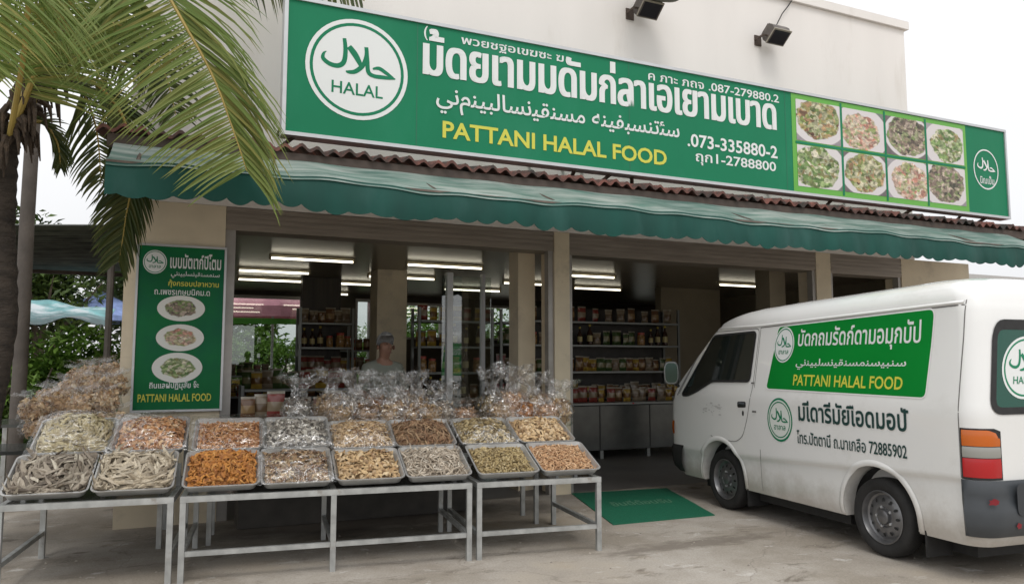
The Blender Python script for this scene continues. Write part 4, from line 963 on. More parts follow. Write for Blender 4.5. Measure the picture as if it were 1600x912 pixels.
# front door: outline, glass, handle, lock
door_line = rounded([(-.80, 1.16), (-.28, 1.885), (.60, 1.895), (.585, 1.30), (.50, .98), (.42, .80), (.30, .735), (-.10, .735)], .06)
drn = build('door', strip(door_line[4:], .007, .0022), M['gap'], van)
build('seal', strip([(-.815, 1.17), (-.29, 1.872)], .020, .005), mat('door_seal', (.25, .25, .25), .6), drn)
win = glazed('side_window', [(-.72, 1.17), (-.185, 1.842), (.555, 1.862), (.530, 1.362), (-.13, 1.348), (-.42, 1.225), (-.60, 1.172)], .05, .024)
build('handle', MB().add([vpt(a, z, .003) for a, z in rounded([(.345, 1.09), (.485, 1.095), (.485, 1.155), (.345, 1.15)], .02)], [tuple(range(24))]), M['rubber'], drn)
hb_ = MB(); hb_.grid(lambda u, v: vpt(.36 + .11 * u, 1.118 + .026 * v, .006 + .018 * math.sin(math.pi * v) * math.sin(math.pi * u)), 8, 4); build('handle', hb_, M['grey'], drn, smooth=True)
build('lock', MB().add([vpt(.435 + .016 * math.cos(k * .524), 1.035 + .028 * math.sin(k * .524), .003) for k in range(12)], [tuple(range(12))]), M['rubber'], drn)
build('hinge_cap', MB().grid(lambda u, v: vpt(.595 + .06 * u, 1.055 + .018 * v, .004 + .006 * math.sin(math.pi * v)), 2, 3), M['gap'], van)
build('hinge_cap', MB().grid(lambda u, v: vpt(.56 + .05 * u, 1.338 + .014 * v, .004 + .006 * math.sin(math.pi * v)), 2, 3), M['gap'], van)
# panel lines
gp = MB()
for pl, wd in (([(.62, 1.90), (1.4, 1.90), (2.2, 1.90), (2.95, 1.90)], .007), ([(2.955, 1.99), (2.955, 1.5), (2.955, 1.1), (2.955, .74)], .007), ([(.70, .70), (.70, .30)], .006), ([(.62, 1.90), (.612, 1.30)], .006)):
    s_ = strip(pl, wd, .0024); gp.add(s_.v, s_.f)
build('panel_gap', gp, M['gap'], van)
# rain gutter and roof ledge
build('rain_gutter', MB().grid(lambda u, v: vpt(-.26 + 3.2 * u, 1.905 + .03 * v, .012 * math.sin(math.pi * v) + .001), 60, 4), M['van'], van, smooth=True)
# side sign with lettering
def vp(x, z, off): return vpt(x, z, off)
sg_pts = rounded([(.90, 1.886), (2.70, 1.892), (2.665, 1.288), (.80, 1.298)], .045)
vs_ = build('side_sign', poly_patch(sg_pts, .004, 2), M['vgreen'], van)
build('sign_edge', strip(sg_pts, .020, .0034, True), mat('sign_edge', (.80, .80, .79), .3), van)
VL = lambda s, x0, x1, z0, z1, m='white', bold=0, par=None: lettering('lettering', s, vp, x0, x1, z0, z1, M[m], par or vs_, bold, .0055)
VL('บัดกถมรัดก์ดามอมุกบัป', 1.20, 2.59, 1.655, 1.85, bold=.014)
VL('\uFEF2\uFEE7\uFEE8\uFEF4\uFE92\uFEDF\uFEB4\uFEE7\uFEF4\uFED8\uFEE8\uFEB4\uFEE3\uFEE8\uFEB3\uFEF4\uFE92\uFEE8\uFEB3', 1.20, 2.47, 1.485, 1.585, bold=.012)
VL('PATTANI HALAL FOOD', 1.185, 2.45, 1.338, 1.44, 'yellow', bold=.016)
emblem(vp, 1.005, 1.715, .142, .165, vs_, M['green'], M['white'], word='ฮาลาล', off=.0055)
em2 = emblem(vp, 1.006, 1.010, .165, .185, van, M['green'], mat('emblem_white', (.70, .74, .70), .4), word='ฮาลาล', off=.004)
mb = MB(); disc(mb, vp, 1.006, 1.010, .180, .205, .0035, r0=.90); build('emblem_ring', mb, M['green'], em2)
VL('มเีดารีมัยเือดมอปั', 1.275, 2.52, 1.02, 1.205, 'vtext', bold=.02, par=van)
VL('โทร.ปัตตานี ถ.นาเกลือ 72885902', 1.245, 2.49, .815, .935, 'vtext', bold=.012, par=van)
# ghost of a removed sticker on the door
gs = MB(); rs_ = random.Random(4)
for k in range(26):
    a = -.30 + .36 * rs_.random(); z = 1.02 + .035 * rs_.gauss(0, 1) + .12 * (a + .3); q = rs_.uniform(.004, .02)
    gs.add([vpt(a + q * math.cos(j) * 1.6, z + q * .6 * math.sin(j), .0015 + k * .00004) for j in (0, 1.0, 2.1, 3.1, 4.2, 5.2)], [tuple(range(6))])
build('sticker_residue', gs, mat('sticker_residue', (.52, .52, .51), .7), van)
# rear corner: lamp, window, bumper, tailgate line
TLA, TLB = 2.962, 3.245
def lamp_seg(z0, z1, r0=0):
    return MB().grid(lambda u, v: vpt(TLA + .012 + (TLB - TLA - .024 - (.035 * max(0, (v - .4)) / .6 if r0 else 0)) * u, z0 + (z1 - z0) * v - (.02 * max(0, u - .75) / .25 if r0 and v > .5 else 0), .006 + .003 * math.sin(math.pi * v)), 14, 6)
tl = build('tail_light', MB().grid(lambda u, v: vpt(TLA + (TLB - TLA) * u, .735 + .355 * v - (.02 * max(0, u - .8) / .2 * v), .004), 14, 8), M['rubber'], van, smooth=True)
build('red_lens', lamp_seg(.75, .882), M['red'], tl, smooth=True); build('reversing_lens', lamp_seg(.887, .962), M['clear'], tl, smooth=True); build('indicator_lens', lamp_seg(.967, 1.078, 1), M['amber'], tl, smooth=True)
A0 = 2.96 + RR * (math.pi / 2 - 1)          # the rear face starts about here along a
rw = rounded([(3.165, 1.80), (4.40, 1.80), (4.40, 1.21), (3.185, 1.21)], .09)
rwin = build('rear_window', poly_patch(rw, .004, 1), mat('rear_glass', (.004, .07, .045), .06), van)
build('seal', strip(rw, .05, .007, True), M['rubber'], rwin)
emblem(vp, 3.475, 1.515, .225, .225, rwin, M['green'], M['white'], off=.006)
bmp = MB().grid(lambda u, v: vpt(2.955 + 1.72 * u, .340 + .392 * v, (.012, .045, .055, .052, .050, .030, .028, .026, .012)[round(v * 8)] if u > .002 else .006), 60, 8)
bu = build('rear_bumper', bmp, M['grey'], van, smooth=True, sharp=40)
build('number_recess', MB().add([vpt(a, z, .060) for a, z in rounded([(3.30, .715), (4.25, .715), (4.25, .49), (3.30, .49)], .05)], [tuple(range(24))]), mat('recess_grey', (.04, .045, .052), .5), bu)
rf_ = MB(); rs_ = random.Random(7)
for cx, cz, r0 in ((3.125, .595, .034), (3.30, .425, .030)):
    pts = [(cx + r0 * rs_.uniform(.45, 1.1) * math.cos(k * .45), cz + r0 * rs_.uniform(.45, 1.1) * math.sin(k * .45)) for k in range(14)]
    rf_.add([vpt(a, z, .0625) for a, z in pts], [tuple(range(14))])
build('red_marks', rf_, mat('red_marks', (.22, .012, .02), .6), bu)
# windscreen, front bumper, indicator, mirror, mudflaps
ws = rounded([(-1.02, 1.32), (-1.02 - .18 - 1.0, 1.32), (-.40 - .18 - 1.0 + .1, 1.83), (-.40, 1.83)], .06)
def front_pt(v, z, off): return Vector((v, -(lerp(UF, z) - off), z))
g = MB().grid(lambda u, w_: front_pt(vlean(1.32 + .5 * w_) + .10 + (WV - 2 * vlean(1.32 + .5 * w_) - .2) * u, 1.32 + .5 * w_, .005), 8, 6)
wsn = build('windscreen', g, M['vglass'], van)
fb = MB().grid(lambda u, v: vpt(-.70 - 2.06 * u, .30 + .30 * v, (.006, .03, .04, .04, .036, .03, .006)[round(v * 6)]), 50, 6)
build('front_bumper', fb, M['rubber'], van, smooth=True, sharp=40)
build('front_indicator', MB().grid(lambda u, v: vpt(-.89 - .13 * u, .72 + .15 * v, .008 + .006 * math.sin(math.pi * v)), 6, 4), M['amber'], van, smooth=True)
mr_ = thing  # (mirror is a part)
c_ = vpt(-.80, 1.27, 0)
mirr = build('mirror', MB().tube([c_, c_ + Vector((-.07, .02, .06))], .016, 8), M['rubber'], van)
Mm = Matrix.Translation(c_ + Vector((-.105, .0, .16))) @ Euler((0, 0, R(-22))).to_matrix().to_4x4()
hs_ = MB(); bm = bmesh.new(); bmesh.ops.create_uvsphere(bm, u_segments=20, v_segments=14, radius=1)
for v in bm.verts:
    x, y, z = v.co
    sgn = lambda q, e: math.copysign(abs(q) ** e, q)
    v.co = Vector((sgn(x, .6) * .085, max(-.02, sgn(y, .8) * .05), sgn(z, .55) * .135))
hs_.add([Mm @ v.co for v in bm.verts], [[v.index for v in f.verts] for f in bm.faces]); bm.free()
build('mirror_shell', hs_, mat('mirror_shell', (.20, .21, .205), .3, .4), mirr, smooth=True, sharp=60)
build('mirror_glass', MB().add([Mm @ Vector((.072 * abs(math.cos(k * .2618)) ** .6 * math.copysign(1, math.cos(k * .2618)), -.0225, .115 * abs(math.sin(k * .2618)) ** .6 * math.copysign(1, math.sin(k * .2618)))) for k in range(24)], [tuple(range(24))]), mat('mirror_glass', (.05, .075, .065), .06, 1.0), mirr)
for u in (.40, 2.57):
    build('mudflap', MB().box((.05, -u - .012, .10), (.30, -u, .36)), M['rubber'], van)
ub = MB().box((.30, -2.8, .13), (WV - .30, .70, .262)).box((.16, -1.70, .16), (.29, -.46, .262)); build('underbody', ub, M['rubber'], van)
def wheel(u, v, sg):
    T = Matrix.Translation((v, -u, .312)) @ Euler((0, R(-90 * sg), 0)).to_matrix().to_4x4()
    wb = build('wheel', MB().lathe([(.05, -.1), (.19, -.1), (.19, .02), (.05, .02)], 24, T, True), M['rubber'], van)
    tp = [(.205, .060), (.235, .078), (.275, .082), (.298, .070), (.309, .045), (.312, 0), (.309, -.045), (.298, -.075), (.235, -.09), (.205, -.075)]
    build('tyre', MB().lathe(tp, 48, T, True), M['tyre'], wb, smooth=True, sharp=50)
    rim = MB(); rp = [(.208, .058), (.212, .070), (.204, .074), (.197, .060), (.188, .030), (.172, .022), (.160, .030), (.118, .046), (.085, .044), (.072, .030), (.060, .032), (.056, .062), (.045, .068), (.0, .070)]
    rim.lathe(rp, 48, T); build('rim', rim, M['rim'], wb, smooth=True, sharp=40)
    ho = MB()
    for k in range(12):
        a = 2 * math.pi * k / 12
        ho.add([T @ Vector(((.139 + .017 * math.cos(q * .7854)) * math.cos(a) - .012 * math.sin(q * .7854) * math.sin(a), (.139 + .017 * math.cos(q * .7854)) * math.sin(a) + .012 * math.sin(q * .7854) * math.cos(a), .0385 + .0085 - (.017 * math.cos(q * .7854)) * .38)) for q in range(8)], [tuple(range(8))])
    build('rim_holes', ho, M['dark'], wb)
    nu = MB()
    for k in range(5):
        a = 2 * math.pi * k / 5 + .3; nu.lathe([(.012, .03), (.011, .052), (.0, .054)], 6, T @ Matrix.Translation((.078 * math.cos(a), .078 * math.sin(a), 0)))
    build('wheel_nuts', nu, M['alu'], wb)
for u in (0.0, 2.14):
    wheel(u, .135, 1); wheel(u, WV - .135, -1)

# ------------------------------------------------------------------ floor mat
mt = thing('floor_mat', 'green rubber floor mat with faint lettering lying between the right table and the van', 'mat', (4.6, 6.9, 0))
def gp_(px, py):
    r = fw + rt * (px - 800) / F - upv * (py - 456) / F; k = -H / r[2]; return Vector((r[0] * k, r[1] * k, 0))
q4 = [gp_(958, 820), gp_(1117, 805), gp_(1042, 763), gp_(893, 771)]
def mpt(u, v, z): return (q4[0] * (1 - u) + q4[1] * u) * (1 - v) + (q4[3] * (1 - u) + q4[2] * u) * v + Vector((0, 0, z))
from mathutils import noise as mn
mzz = lambda u, v: .009 + .004 * mn.noise(Vector((u * 3, v * 3, 1))) + .006 * max(0, abs(2 * u - 1) - .9) * 8 * max(0, mn.noise(Vector((v * 4, u, 7))))
sh = MB().grid(lambda u, v: mpt(u, v, mzz(u, v)), 24, 18)
for e in range(4):
    edge = [((k / 24, 0), (1, k / 24), (1 - k / 24, 1), (0, 1 - k / 24))[e] for k in range(25)]
    vs = []; [vs.extend([mpt(u, v, mzz(u, v)), mpt(u, v, .0005)]) for u, v in edge]
    sh.add(vs, [(2 * k, 2 * k + 1, 2 * k + 3, 2 * k + 2) for k in range(24)])
build('rubber_sheet', sh, M['mat'], mt, True, True)
tv, tf = text2d('ยินดีต้อนรับ', .01)
build('lettering', MB().add([mpt(.22 + .60 * a, .46 + .16 * b, mzz(.22 + .6 * a, .46 + .16 * b) + .0015 + e_) for a, b, e_ in tv], tf), M['matline'], mt, True)

# ------------------------------------------------------------------ ceiling lamps
lamps = [(1.19, 2.33, 10.5), (.92, 2.0, 12.14), (1.02, 2.10, 13.44), (3.04, 4.22, 10.45), (2.90, 4.05, 12.15), (2.50, 3.75, 13.48), (5.60, 6.65, 10.7), (5.29, 6.3, 12.2), (4.72, 5.9, 13.7), (2.5, 3.35, 15.6), (6.85, 7.9, 12.5), (8.9, 10.0, 10.9)]
WHERE = ['front left corner of the shop ceiling', 'second row at the left wall', 'third row at the left wall', 'front row near the centre pillar', 'second row above the person', 'third row in front of the inner column', 'front row just right of the centre pillar', 'second row behind the centre pillar', 'third row behind the glass partition', 'back row at the rear wall', 'second row above the snack rack', 'front row above the van roof']
for (x0, x1, y), wh in zip(lamps, WHERE):
    t = thing('ceiling_lamp', 'lit fluorescent tube on the ' + wh, 'lamp', ((x0 + x1) / 2, y, 2.985), 0, 'fluorescent tubes on the shop ceiling'); h = (x1 - x0) / 2
    build('casing', MB().box((-h, -.022, -.022), (h, .022, -.001)), M['cream'], t)
    build('tube', MB().tube([(-h + .03, 0, -.058), (h - .03, 0, -.058)], .015, 8), M['lamp'], t)
    build('end_cap', MB().box((-h, -.018, -.078), (-h + .025, .018, -.023)), M['cream'], t); build('end_cap', MB().box((h - .025, -.018, -.078), (h, .018, -.023)), M['cream'], t)

# ------------------------------------------------------------------ racks, freezer and goods
def rack(name, label, x0, x1, y0, y1, zsh, zt, back=True, post=True):
    t = thing(name, label, 'shelving', ((x0 + x1) / 2, y0, 0)); cx = (x0 + x1) / 2
    for x in (x0, x1 - .04):
        for y in (y0, y1 - .04): build('upright', MB().box((x, y, .005), (x + .04, y + .04, zt)), M['shelf'], t, True)
    for z in zsh: build('shelf', MB().box((x0 + .041, y0 - .02, z - .03), (x1 - .041, y1, z)), M['shelf'], t, True)
    if back: build('back_panel', MB().box((x0, y1 + .002, .3), (x1, y1 + .02, zt)), M['counter'], t, True)
    return t
rack('snack_rack', 'metal snack rack on the left of the van behind the steel counter', 5.45, 8.5, 11.5, 12.0, (.95, 1.40, 1.85, 2.25), 2.5)
rack('goods_rack', 'dark metal goods rack behind the glass partition', 3.5, 4.75, 11.3, 11.7, (.6, 1.0, 1.4, 1.8, 2.2), 2.4, back=False)
rack('goods_rack', 'metal goods rack with red packets just left of the inner column by the centre pillar', 4.82, 5.40, 11.2, 11.6, (.55, 1.0, 1.42, 1.85, 2.2), 2.4, back=False)
fz = thing('steel_counter', 'dull steel counter cabinet with short legs under the snack rack', 'counter', (6.8, 10.83, 0))
build('cabinet_body', MB().box((5.45, 10.86, .14), (8.35, 11.4, .86), bev=.01), M['cabinet'], fz, True)
build('counter_top', MB().box((5.42, 10.82, .863), (8.38, 11.44, .905), bev=.008), M['shelf'], fz, True)
for x in (5.5, 6.45, 7.35, 8.25):
    build('leg', MB().box((x, 10.9, .005), (x + .06, 10.96, .139)), M['shelf'], fz, True)
for x in (6.42, 7.38): build('panel_joint', MB().box((x, 10.853, .16), (x + .012, 10.8595, .85)), M['dark'], fz, True)
build('switch_lamp', MB().box((7.02, 10.81, .876), (7.05, 10.8195, .892)), M['red'], fz, True)
ct = thing('sales_counter', 'low dark counter with a pale top edge behind the bags, in front of the person', 'counter', (1.8, 7.7, 0))
build('counter_front', MB().box((.66, 7.72, .005), (3.0, 8.06, .96)), M['counter'], ct, True)
build('counter_top', MB().box((.63, 7.68, .963), (3.03, 8.10, 1.0)), M['shelf'], ct, True)
def pouch_mesh(wd, ht, dp, seed):
    rng = random.Random(seed); p = rng.uniform(0, 6)
    def f(sg):
        def fn(u, v):
            k = math.sin(math.pi * u) ** .6 * math.sin(math.pi * min(1, v * 1.02)) ** .5
            return ((u - .5) * wd * (1 - .08 * math.sin(math.pi * v)), sg * dp / 2 * k * (1.15 - .4 * v) + .004 * math.sin(u * 9 + p + v * 7), ht * v)
        return fn
    m_ = MB().grid(f(-1), 8, 8); g = f(1); m_.grid(lambda u, v: g(1 - u, v), 8, 8); return m_
def printed(name, a, b):
    m = mat(name, a, .25, coat=.3); n = m.node_tree.nodes; l = m.node_tree.links
    tc = n.new('ShaderNodeTexCoord'); sx = n.new('ShaderNodeSeparateXYZ'); l.new(tc.outputs['Generated'], sx.inputs[0])
    r_ = n.new('ShaderNodeValToRGB'); l.new(sx.outputs[2], r_.inputs[0]); e = r_.color_ramp.elements; r_.color_ramp.interpolation = 'CONSTANT'
    e[0].color = (*a, 1); e[1].position = .28; e[1].color = (*b, 1); q = e.new(.62); q.color = (*a, 1); q2 = e.new(.9); q2.color = (.34, .31, .25, 1)
    l.new(r_.outputs[0], n['Principled BSDF'].inputs['Base Color']); return m
GOODS = {}
def goods(kind):
    if kind in GOODS: return GOODS[kind]
    if kind == 'jar':
        t = thing('food_jar', 'x', 'jar'); 
        b = build('jar_body', MB().lathe([(.001, 0), (.05, 0), (.056, .01), (.056, .13), (.045, .15), (.045, .155), (.001, .155)], 18), mat('jar_filling', (.34, .19, .07), .15, var=.5, vs=40, coat=.6), t, smooth=True)
        build('lid', MB().lathe([(.05, .156), (.05, .185), (.001, .186)], 18), mat('jar_lid', (.5, .08, .05), .35), t, smooth=True)
    elif kind == 'bottle':
        t = thing('sauce_bottle', 'x', 'bottle')
        build('bottle_body', MB().lathe([(.001, 0), (.035, 0), (.038, .01), (.038, .16), (.015, .21), (.014, .25), (.001, .25)], 16), mat('dark_sauce', (.045, .018, .01), .08, coat=.5), t, smooth=True)
        build('cap', MB().lathe([(.017, .251), (.017, .28), (.001, .281)], 12), mat('bottle_cap', (.55, .42, .05), .4), t, smooth=True)
        build('label_band', MB().lathe([(.0388, .05), (.0388, .13)], 16), mat('bottle_label', (.5, .42, .2), .5), t, smooth=True)
    else:
        A, B_ = {'yellow': ((.38, .25, .04), (.17, .08, .02)), 'brown': ((.15, .07, .03), (.28, .18, .08)), 'clear': ((.24, .19, .13), (.13, .08, .04)), 'red': ((.22, .04, .03), (.26, .2, .13)), 'green': ((.06, .10, .03), (.22, .20, .1)), 'pink': ((.36, .15, .15), (.38, .3, .26))}[kind]
        o = build('snack_packet', pouch_mesh(.13, .20, .07, len(GOODS)), printed('packet_' + kind, A, B_), smooth=True); t = tag(o, 'x', 'packet')
    GOODS[kind] = [t, 0]; return GOODS[kind]
def put(kind, x, y, z, rz, label, group, sc=1):
    g = goods(kind); t = g[0]
    if g[1] == 0: o = t; o.location = (x, y, z); o.rotation_euler = (0, 0, rz)
    else: o = dup(t, (x, y, z), (0, 0, rz))
    g[1] += 1; o['label'] = label; o['group'] = group
    if sc != 1: o.scale = (sc, sc, sc)
rg = random.Random(12)
def shelf_row(kinds, x0, x1, y, z, step, where, group):
    x = x0
    while x < x1:
        k = rg.choice(kinds); nm = {'jar': 'red lidded food jar', 'bottle': 'dark sauce bottle'}.get(k, k + ' snack packet')
        put(k, x, y + rg.uniform(-.03, .05), z + .001, rg.uniform(-.3, .3), nm + ' standing on the ' + where, group, rg.uniform(1.0, 1.35)); x += step * rg.uniform(.8, 1.1)
shelf_row(['yellow', 'brown', 'clear', 'yellow'], 5.6, 8.4, 11.62, .95, .14, 'lowest shelf of the snack rack, above the steel counter', 'packets on the lowest rack shelf')
shelf_row(['yellow', 'brown', 'clear', 'green'], 5.6, 8.4, 11.62, 1.40, .15, 'second shelf of the rack beside the van', 'goods on the second rack shelf')
shelf_row(['jar', 'clear', 'green', 'bottle'], 5.6, 8.4, 11.62, 1.85, .19, 'third shelf of the rack beside the van', 'goods on the third rack shelf')
shelf_row(['brown', 'clear', 'red'], 5.6, 8.4, 11.62, 2.25, .26, 'top shelf of the rack beside the van', 'goods on the top rack shelf')
shelf_row(['brown', 'clear', 'yellow', 'red'], 5.6, 8.3, 11.05, .906, .17, 'steel counter top in front of the snack rack', 'packets on the steel counter')
for z, ks in ((1.0, ['bottle', 'brown']), (1.4, ['bottle', 'jar']), (1.8, ['yellow', 'bottle']), (2.2, ['yellow', 'red'])):
    shelf_row(ks, 3.6, 4.7, 11.45, z, .19, 'dark goods rack behind the glass partition', 'goods on the dark rack')
for z, ks in ((1.0, ['pink', 'red']), (1.42, ['pink', 'clear']), (1.85, ['clear', 'green'])):
    shelf_row(ks, 4.9, 5.35, 11.35, z, .15, 'narrow rack left of the centre pillar', 'goods on the narrow rack')
shelf_row(['red', 'brown', 'clear', 'brown'], .74, 1.62, 7.9, 1.001, .15, 'sales counter at its left end', 'packets on the sales counter')

rack('goods_rack', 'dark goods rack in front of the dark panel, left of the person', 1.95, 2.85, 12.8, 13.15, (.6, 1.0, 1.4, 1.8, 2.2), 2.45, back=False)
rack('goods_rack', 'low goods rack under the leftmost rear window', .3, 1.94, 15.6, 16.0, (.5, .9, 1.3), 1.4, back=False)
rack('goods_rack', 'waist high goods rack in the middle of the left bay floor', .9, 2.5, 10.6, 11.0, (.5, .85, 1.2), 1.25, back=False)
rack('goods_rack', 'tall goods rack against the rear wall behind the inner column', 2.7, 4.3, 15.6, 16.0, (.6, 1.0, 1.4, 1.8), 2.0, back=False)
for z, ks in ((1.0, ['bottle', 'brown']), (1.4, ['yellow', 'red']), (1.8, ['jar', 'bottle']), (2.2, ['brown', 'clear'])):
    shelf_row(ks, 2.05, 2.78, 12.95, z, .15, 'dark rack left of the person', 'goods on the rack left of the person')
for z, ks in ((.9, ['red', 'yellow']), (1.3, ['pink', 'clear', 'green'])):
    shelf_row(ks, .4, 1.85, 15.75, z, .16, 'low rack under the leftmost rear window', 'goods under the rear window')
shelf_row(['pink', 'yellow', 'clear', 'red', 'green'], 1.0, 2.42, 10.78, 1.2, .13, 'waist high rack in the left bay', 'goods on the waist high rack')
for z, ks in ((1.4, ['clear', 'jar']), (1.8, ['red', 'brown'])):
    shelf_row(ks, 2.8, 4.2, 15.75, z, .17, 'tall rear rack behind the inner column', 'goods on the rear rack')

# ------------------------------------------------------------------ person behind the tables
px_, py_ = 2.20, 8.42
pr = thing('person', 'person with short grey hair in a grey shirt standing behind the snack bags, looking down', 'person', (px_, py_, 0), R(10))
def skinned(name, V, Ed, rad, m, parent, sub=2):
    me = bpy.data.meshes.new(name); me.from_pydata(V, Ed, []); o = bpy.data.objects.new(name, me); C.objects.link(o)
    sk = o.modifiers.new('s', 'SKIN'); sk.use_smooth_shade = True
    for i, r_ in enumerate(rad): me.skin_vertices[0].data[i].radius = r_ if isinstance(r_, tuple) else (r_, r_)
    me.skin_vertices[0].data[0].use_root = True
    ss = o.modifiers.new('u', 'SUBSURF'); ss.levels = ss.render_levels = sub
    bpy.context.view_layer.update(); me3 = bpy.data.meshes.new_from_object(o.evaluated_get(bpy.context.evaluated_depsgraph_get()))
    o.modifiers.clear(); o.data = me3; me3.materials.clear(); me3.materials.append(m); me3.polygons.foreach_set('use_smooth', [True] * len(me3.polygons)); o.parent = parent; return o
S_ = 1.06
P_ = lambda *a: tuple(q * S_ for q in a)
V = [P_(0, 0, .95), P_(0, .01, 1.12), P_(0, 0, 1.30), P_(0, -.01, 1.43), P_(0, -.03, 1.50), P_(0, -.055, 1.58), P_(0, -.075, 1.68),
     P_(.17, 0, 1.40), P_(.25, -.04, 1.14), P_(.17, -.26, 1.02), P_(.14, -.33, 1.0), P_(-.17, 0, 1.40), P_(-.25, -.04, 1.14), P_(-.15, -.26, 1.04), P_(-.12, -.33, 1.02),
     P_(.09, 0, .88), P_(.10, -.02, .48), P_(.10, .02, .09), P_(.10, -.14, .04), P_(-.09, 0, .88), P_(-.10, -.02, .48), P_(-.10, .02, .09), P_(-.10, -.14, .04)]
Ed = [(0, 1), (1, 2), (2, 3), (3, 4), (4, 5), (5, 6), (3, 7), (7, 8), (8, 9), (9, 10), (3, 11), (11, 12), (12, 13), (13, 14), (0, 15), (15, 16), (16, 17), (17, 18), (0, 19), (19, 20), (20, 21), (21, 22)]
rad = [(.15, .11), (.14, .105), (.155, .11), (.12, .09), .048, (.072, .088), (.084, .108), .062, .047, .036, .030, .062, .047, .036, .030, .085, .062, .045, .035, .085, .062, .045, .035]
bd_ = skinned('body', V, Ed, rad, M['skin'], pr)
sv = [0, 1, 2, 3, 4, 7, 8, 11, 12]; mp = {o_: i for i, o_ in enumerate(sv)}
skinned('shirt', [V[i] for i in sv] , [(mp[a], mp[b]) for a, b in Ed if a in mp and b in mp], [(.175, .135), (.17, .13), (.185, .13), (.15, .108), .062, .080, .066, .080, .066], M['shirt'], pr)
tv_ = [0, 15, 16, 17, 19, 20, 21]; mp = {o_: i for i, o_ in enumerate(tv_)}
skinned('trousers', [V[i] for i in tv_], [(mp[a], mp[b]) for a, b in Ed if a in mp and b in mp], [(.165, .125), .10, .08, .065, .10, .08, .065], M['trousers'], pr)
for sx_ in (-.10, .10):
    build('shoe', MB().box((sx_ * S_ - .052, -.21, .002), (sx_ * S_ + .052, .09, .115), bev=.03), M['dark'], pr, smooth=True)
hm = MB()
def hairfn(u, v):
    a = 2 * math.pi * u; t = v * (1.42 + .55 * max(-1, min(1, math.sin(a) * 2.2))); n = .006 * mn.noise(Vector((math.cos(a) * 4, math.sin(a) * 4, v * 6)))
    return Vector(P_(0, -.072, 1.665)) + Vector(((.100 + n) * math.sin(t) * math.cos(a), (.122 + n) * math.sin(t) * math.sin(a) + .012, (.125 + n) * math.cos(t)))
hm.grid(hairfn, 28, 12); build('hair', hm, M['hair'], pr, smooth=True)
fc = MB()
Hc = Vector(P_(0, -.075, 1.62))
fc.tube([Hc + Vector((0, -.105, .03)), Hc + Vector((0, -.128, -.012)), Hc + Vector((0, -.118, -.022))], [.008, .015, .010], 8)
build('nose', fc, M['skin'], pr, smooth=True)
for sx_ in (-1, 1):
    build('ear', MB().lathe([(.001, -.006), (.022, -.004), (.028, .006), (.018, .010)], 12, Matrix.Translation(Hc + Vector((sx_ * .092, .01, .0))) @ Euler((0, R(90 * sx_), 0)).to_matrix().to_4x4()), M['skin'], pr, smooth=True)
    build('eye', MB().lathe([(.0, .006), (.005, .004), (.007, 0), (.005, -.004)], 10, Matrix.Translation(Hc + Vector((sx_ * .034, -.098, .035))) @ Euler((R(90), 0, 0)).to_matrix().to_4x4()), M['dark'], pr, smooth=True)
    hd = MB(); w0 = Vector(P_(sx_ * .135, -.33, 1.01))
    for k in range(4):
        b0 = w0 + Vector((sx_ * (.024 - .016 * k), -.05, -.01)); ln = (.07, .078, .074, .058)[k]
        hd.tube([w0 + Vector((sx_ * (.012 - .008 * k), -.01, 0)), b0, b0 + Vector((0, -ln * .5, -.012)), b0 + Vector((0, -ln * .75, -.04))], [.014, .010, .009, .007], 8)
    hd.tube([w0, w0 + Vector((-sx_ * .032, -.03, -.005)), w0 + Vector((-sx_ * .036, -.065, -.022))], [.014, .011, .008], 8)
    build('hand', hd, M['skin'], pr, smooth=True)
build('mouth', MB().box((-.024, -.126, -.062), (.024, -.112, -.056), Matrix.Translation(Hc + Vector((0, .02, 0)))), mat('lips', (.2, .08, .07), .5), pr)

# ------------------------------------------------------------------ plants
def leaf_cloud(mb, c, rad, n, size, rng, hollow=.45):
    for i in range(n):
        while True:
            p = Vector((rng.uniform(-1, 1), rng.uniform(-1, 1), rng.uniform(-1, 1)))
            if hollow < p.length < 1: break
        p = Vector((p.x * rad[0], p.y * rad[1], p.z * rad[2])) + Vector(c)
        q = Euler((rng.uniform(-.9, .9), rng.uniform(-.9, .9), rng.uniform(0, 6.28))).to_matrix(); s_ = size * rng.uniform(.6, 1.3)
        mb.add([p + q @ Vector(v) * s_ for v in ((-.5, 0, 0), (0, -.22, .06), (.5, 0, -.08), (0, .22, .06))], [(0, 1, 2, 3)])
def bush(loc, hgt, wd, label, seed, lm='leaf', n=6000, size=.14, nm='bush', cat='bush', trunk=0, group=None):
    rng = random.Random(seed); t = thing(nm, label, cat, loc, 0, group)
    tr_ = MB()
    for k in range(5):
        a = rng.uniform(0, 6.28); tr_.tube([(0, 0, 0), (.1 * wd * math.cos(a), .1 * wd * math.sin(a), hgt * .3 + trunk * .4), (.35 * wd * math.cos(a), .35 * wd * math.sin(a), hgt * .7)], [.03 + .02 * hgt, .02 + .012 * hgt, .01], 6)
    build('trunk' if trunk else 'stems', tr_, M['trunk'], t)
    cr = MB()
    for k in range(11):
        a = rng.uniform(0, 6.28); q = rng.uniform(.1, .75) * wd / 2; z = trunk + (hgt - trunk) * rng.uniform(.18, .84)
        r_ = wd * rng.uniform(.17, .30); leaf_cloud(cr, (q * math.cos(a), q * math.sin(a), z), (r_, r_, r_ * .8), n // 11, size, rng)
    build('crown' if trunk else 'leaves', cr, M[lm], t); return t
bush((-1.85, 12.6, 0), 2.1, 2.3, 'bright green leafy bush left of the grey post', 1)
bush((-1.0, 13.2, 0), 2.15, 2.3, 'green bush between the grey post and the shop wall, under the teal tarp', 2)
bush((-2.9, 13.6, 0), 2.15, 2.2, 'green bush behind the thick palm trunk', 3)
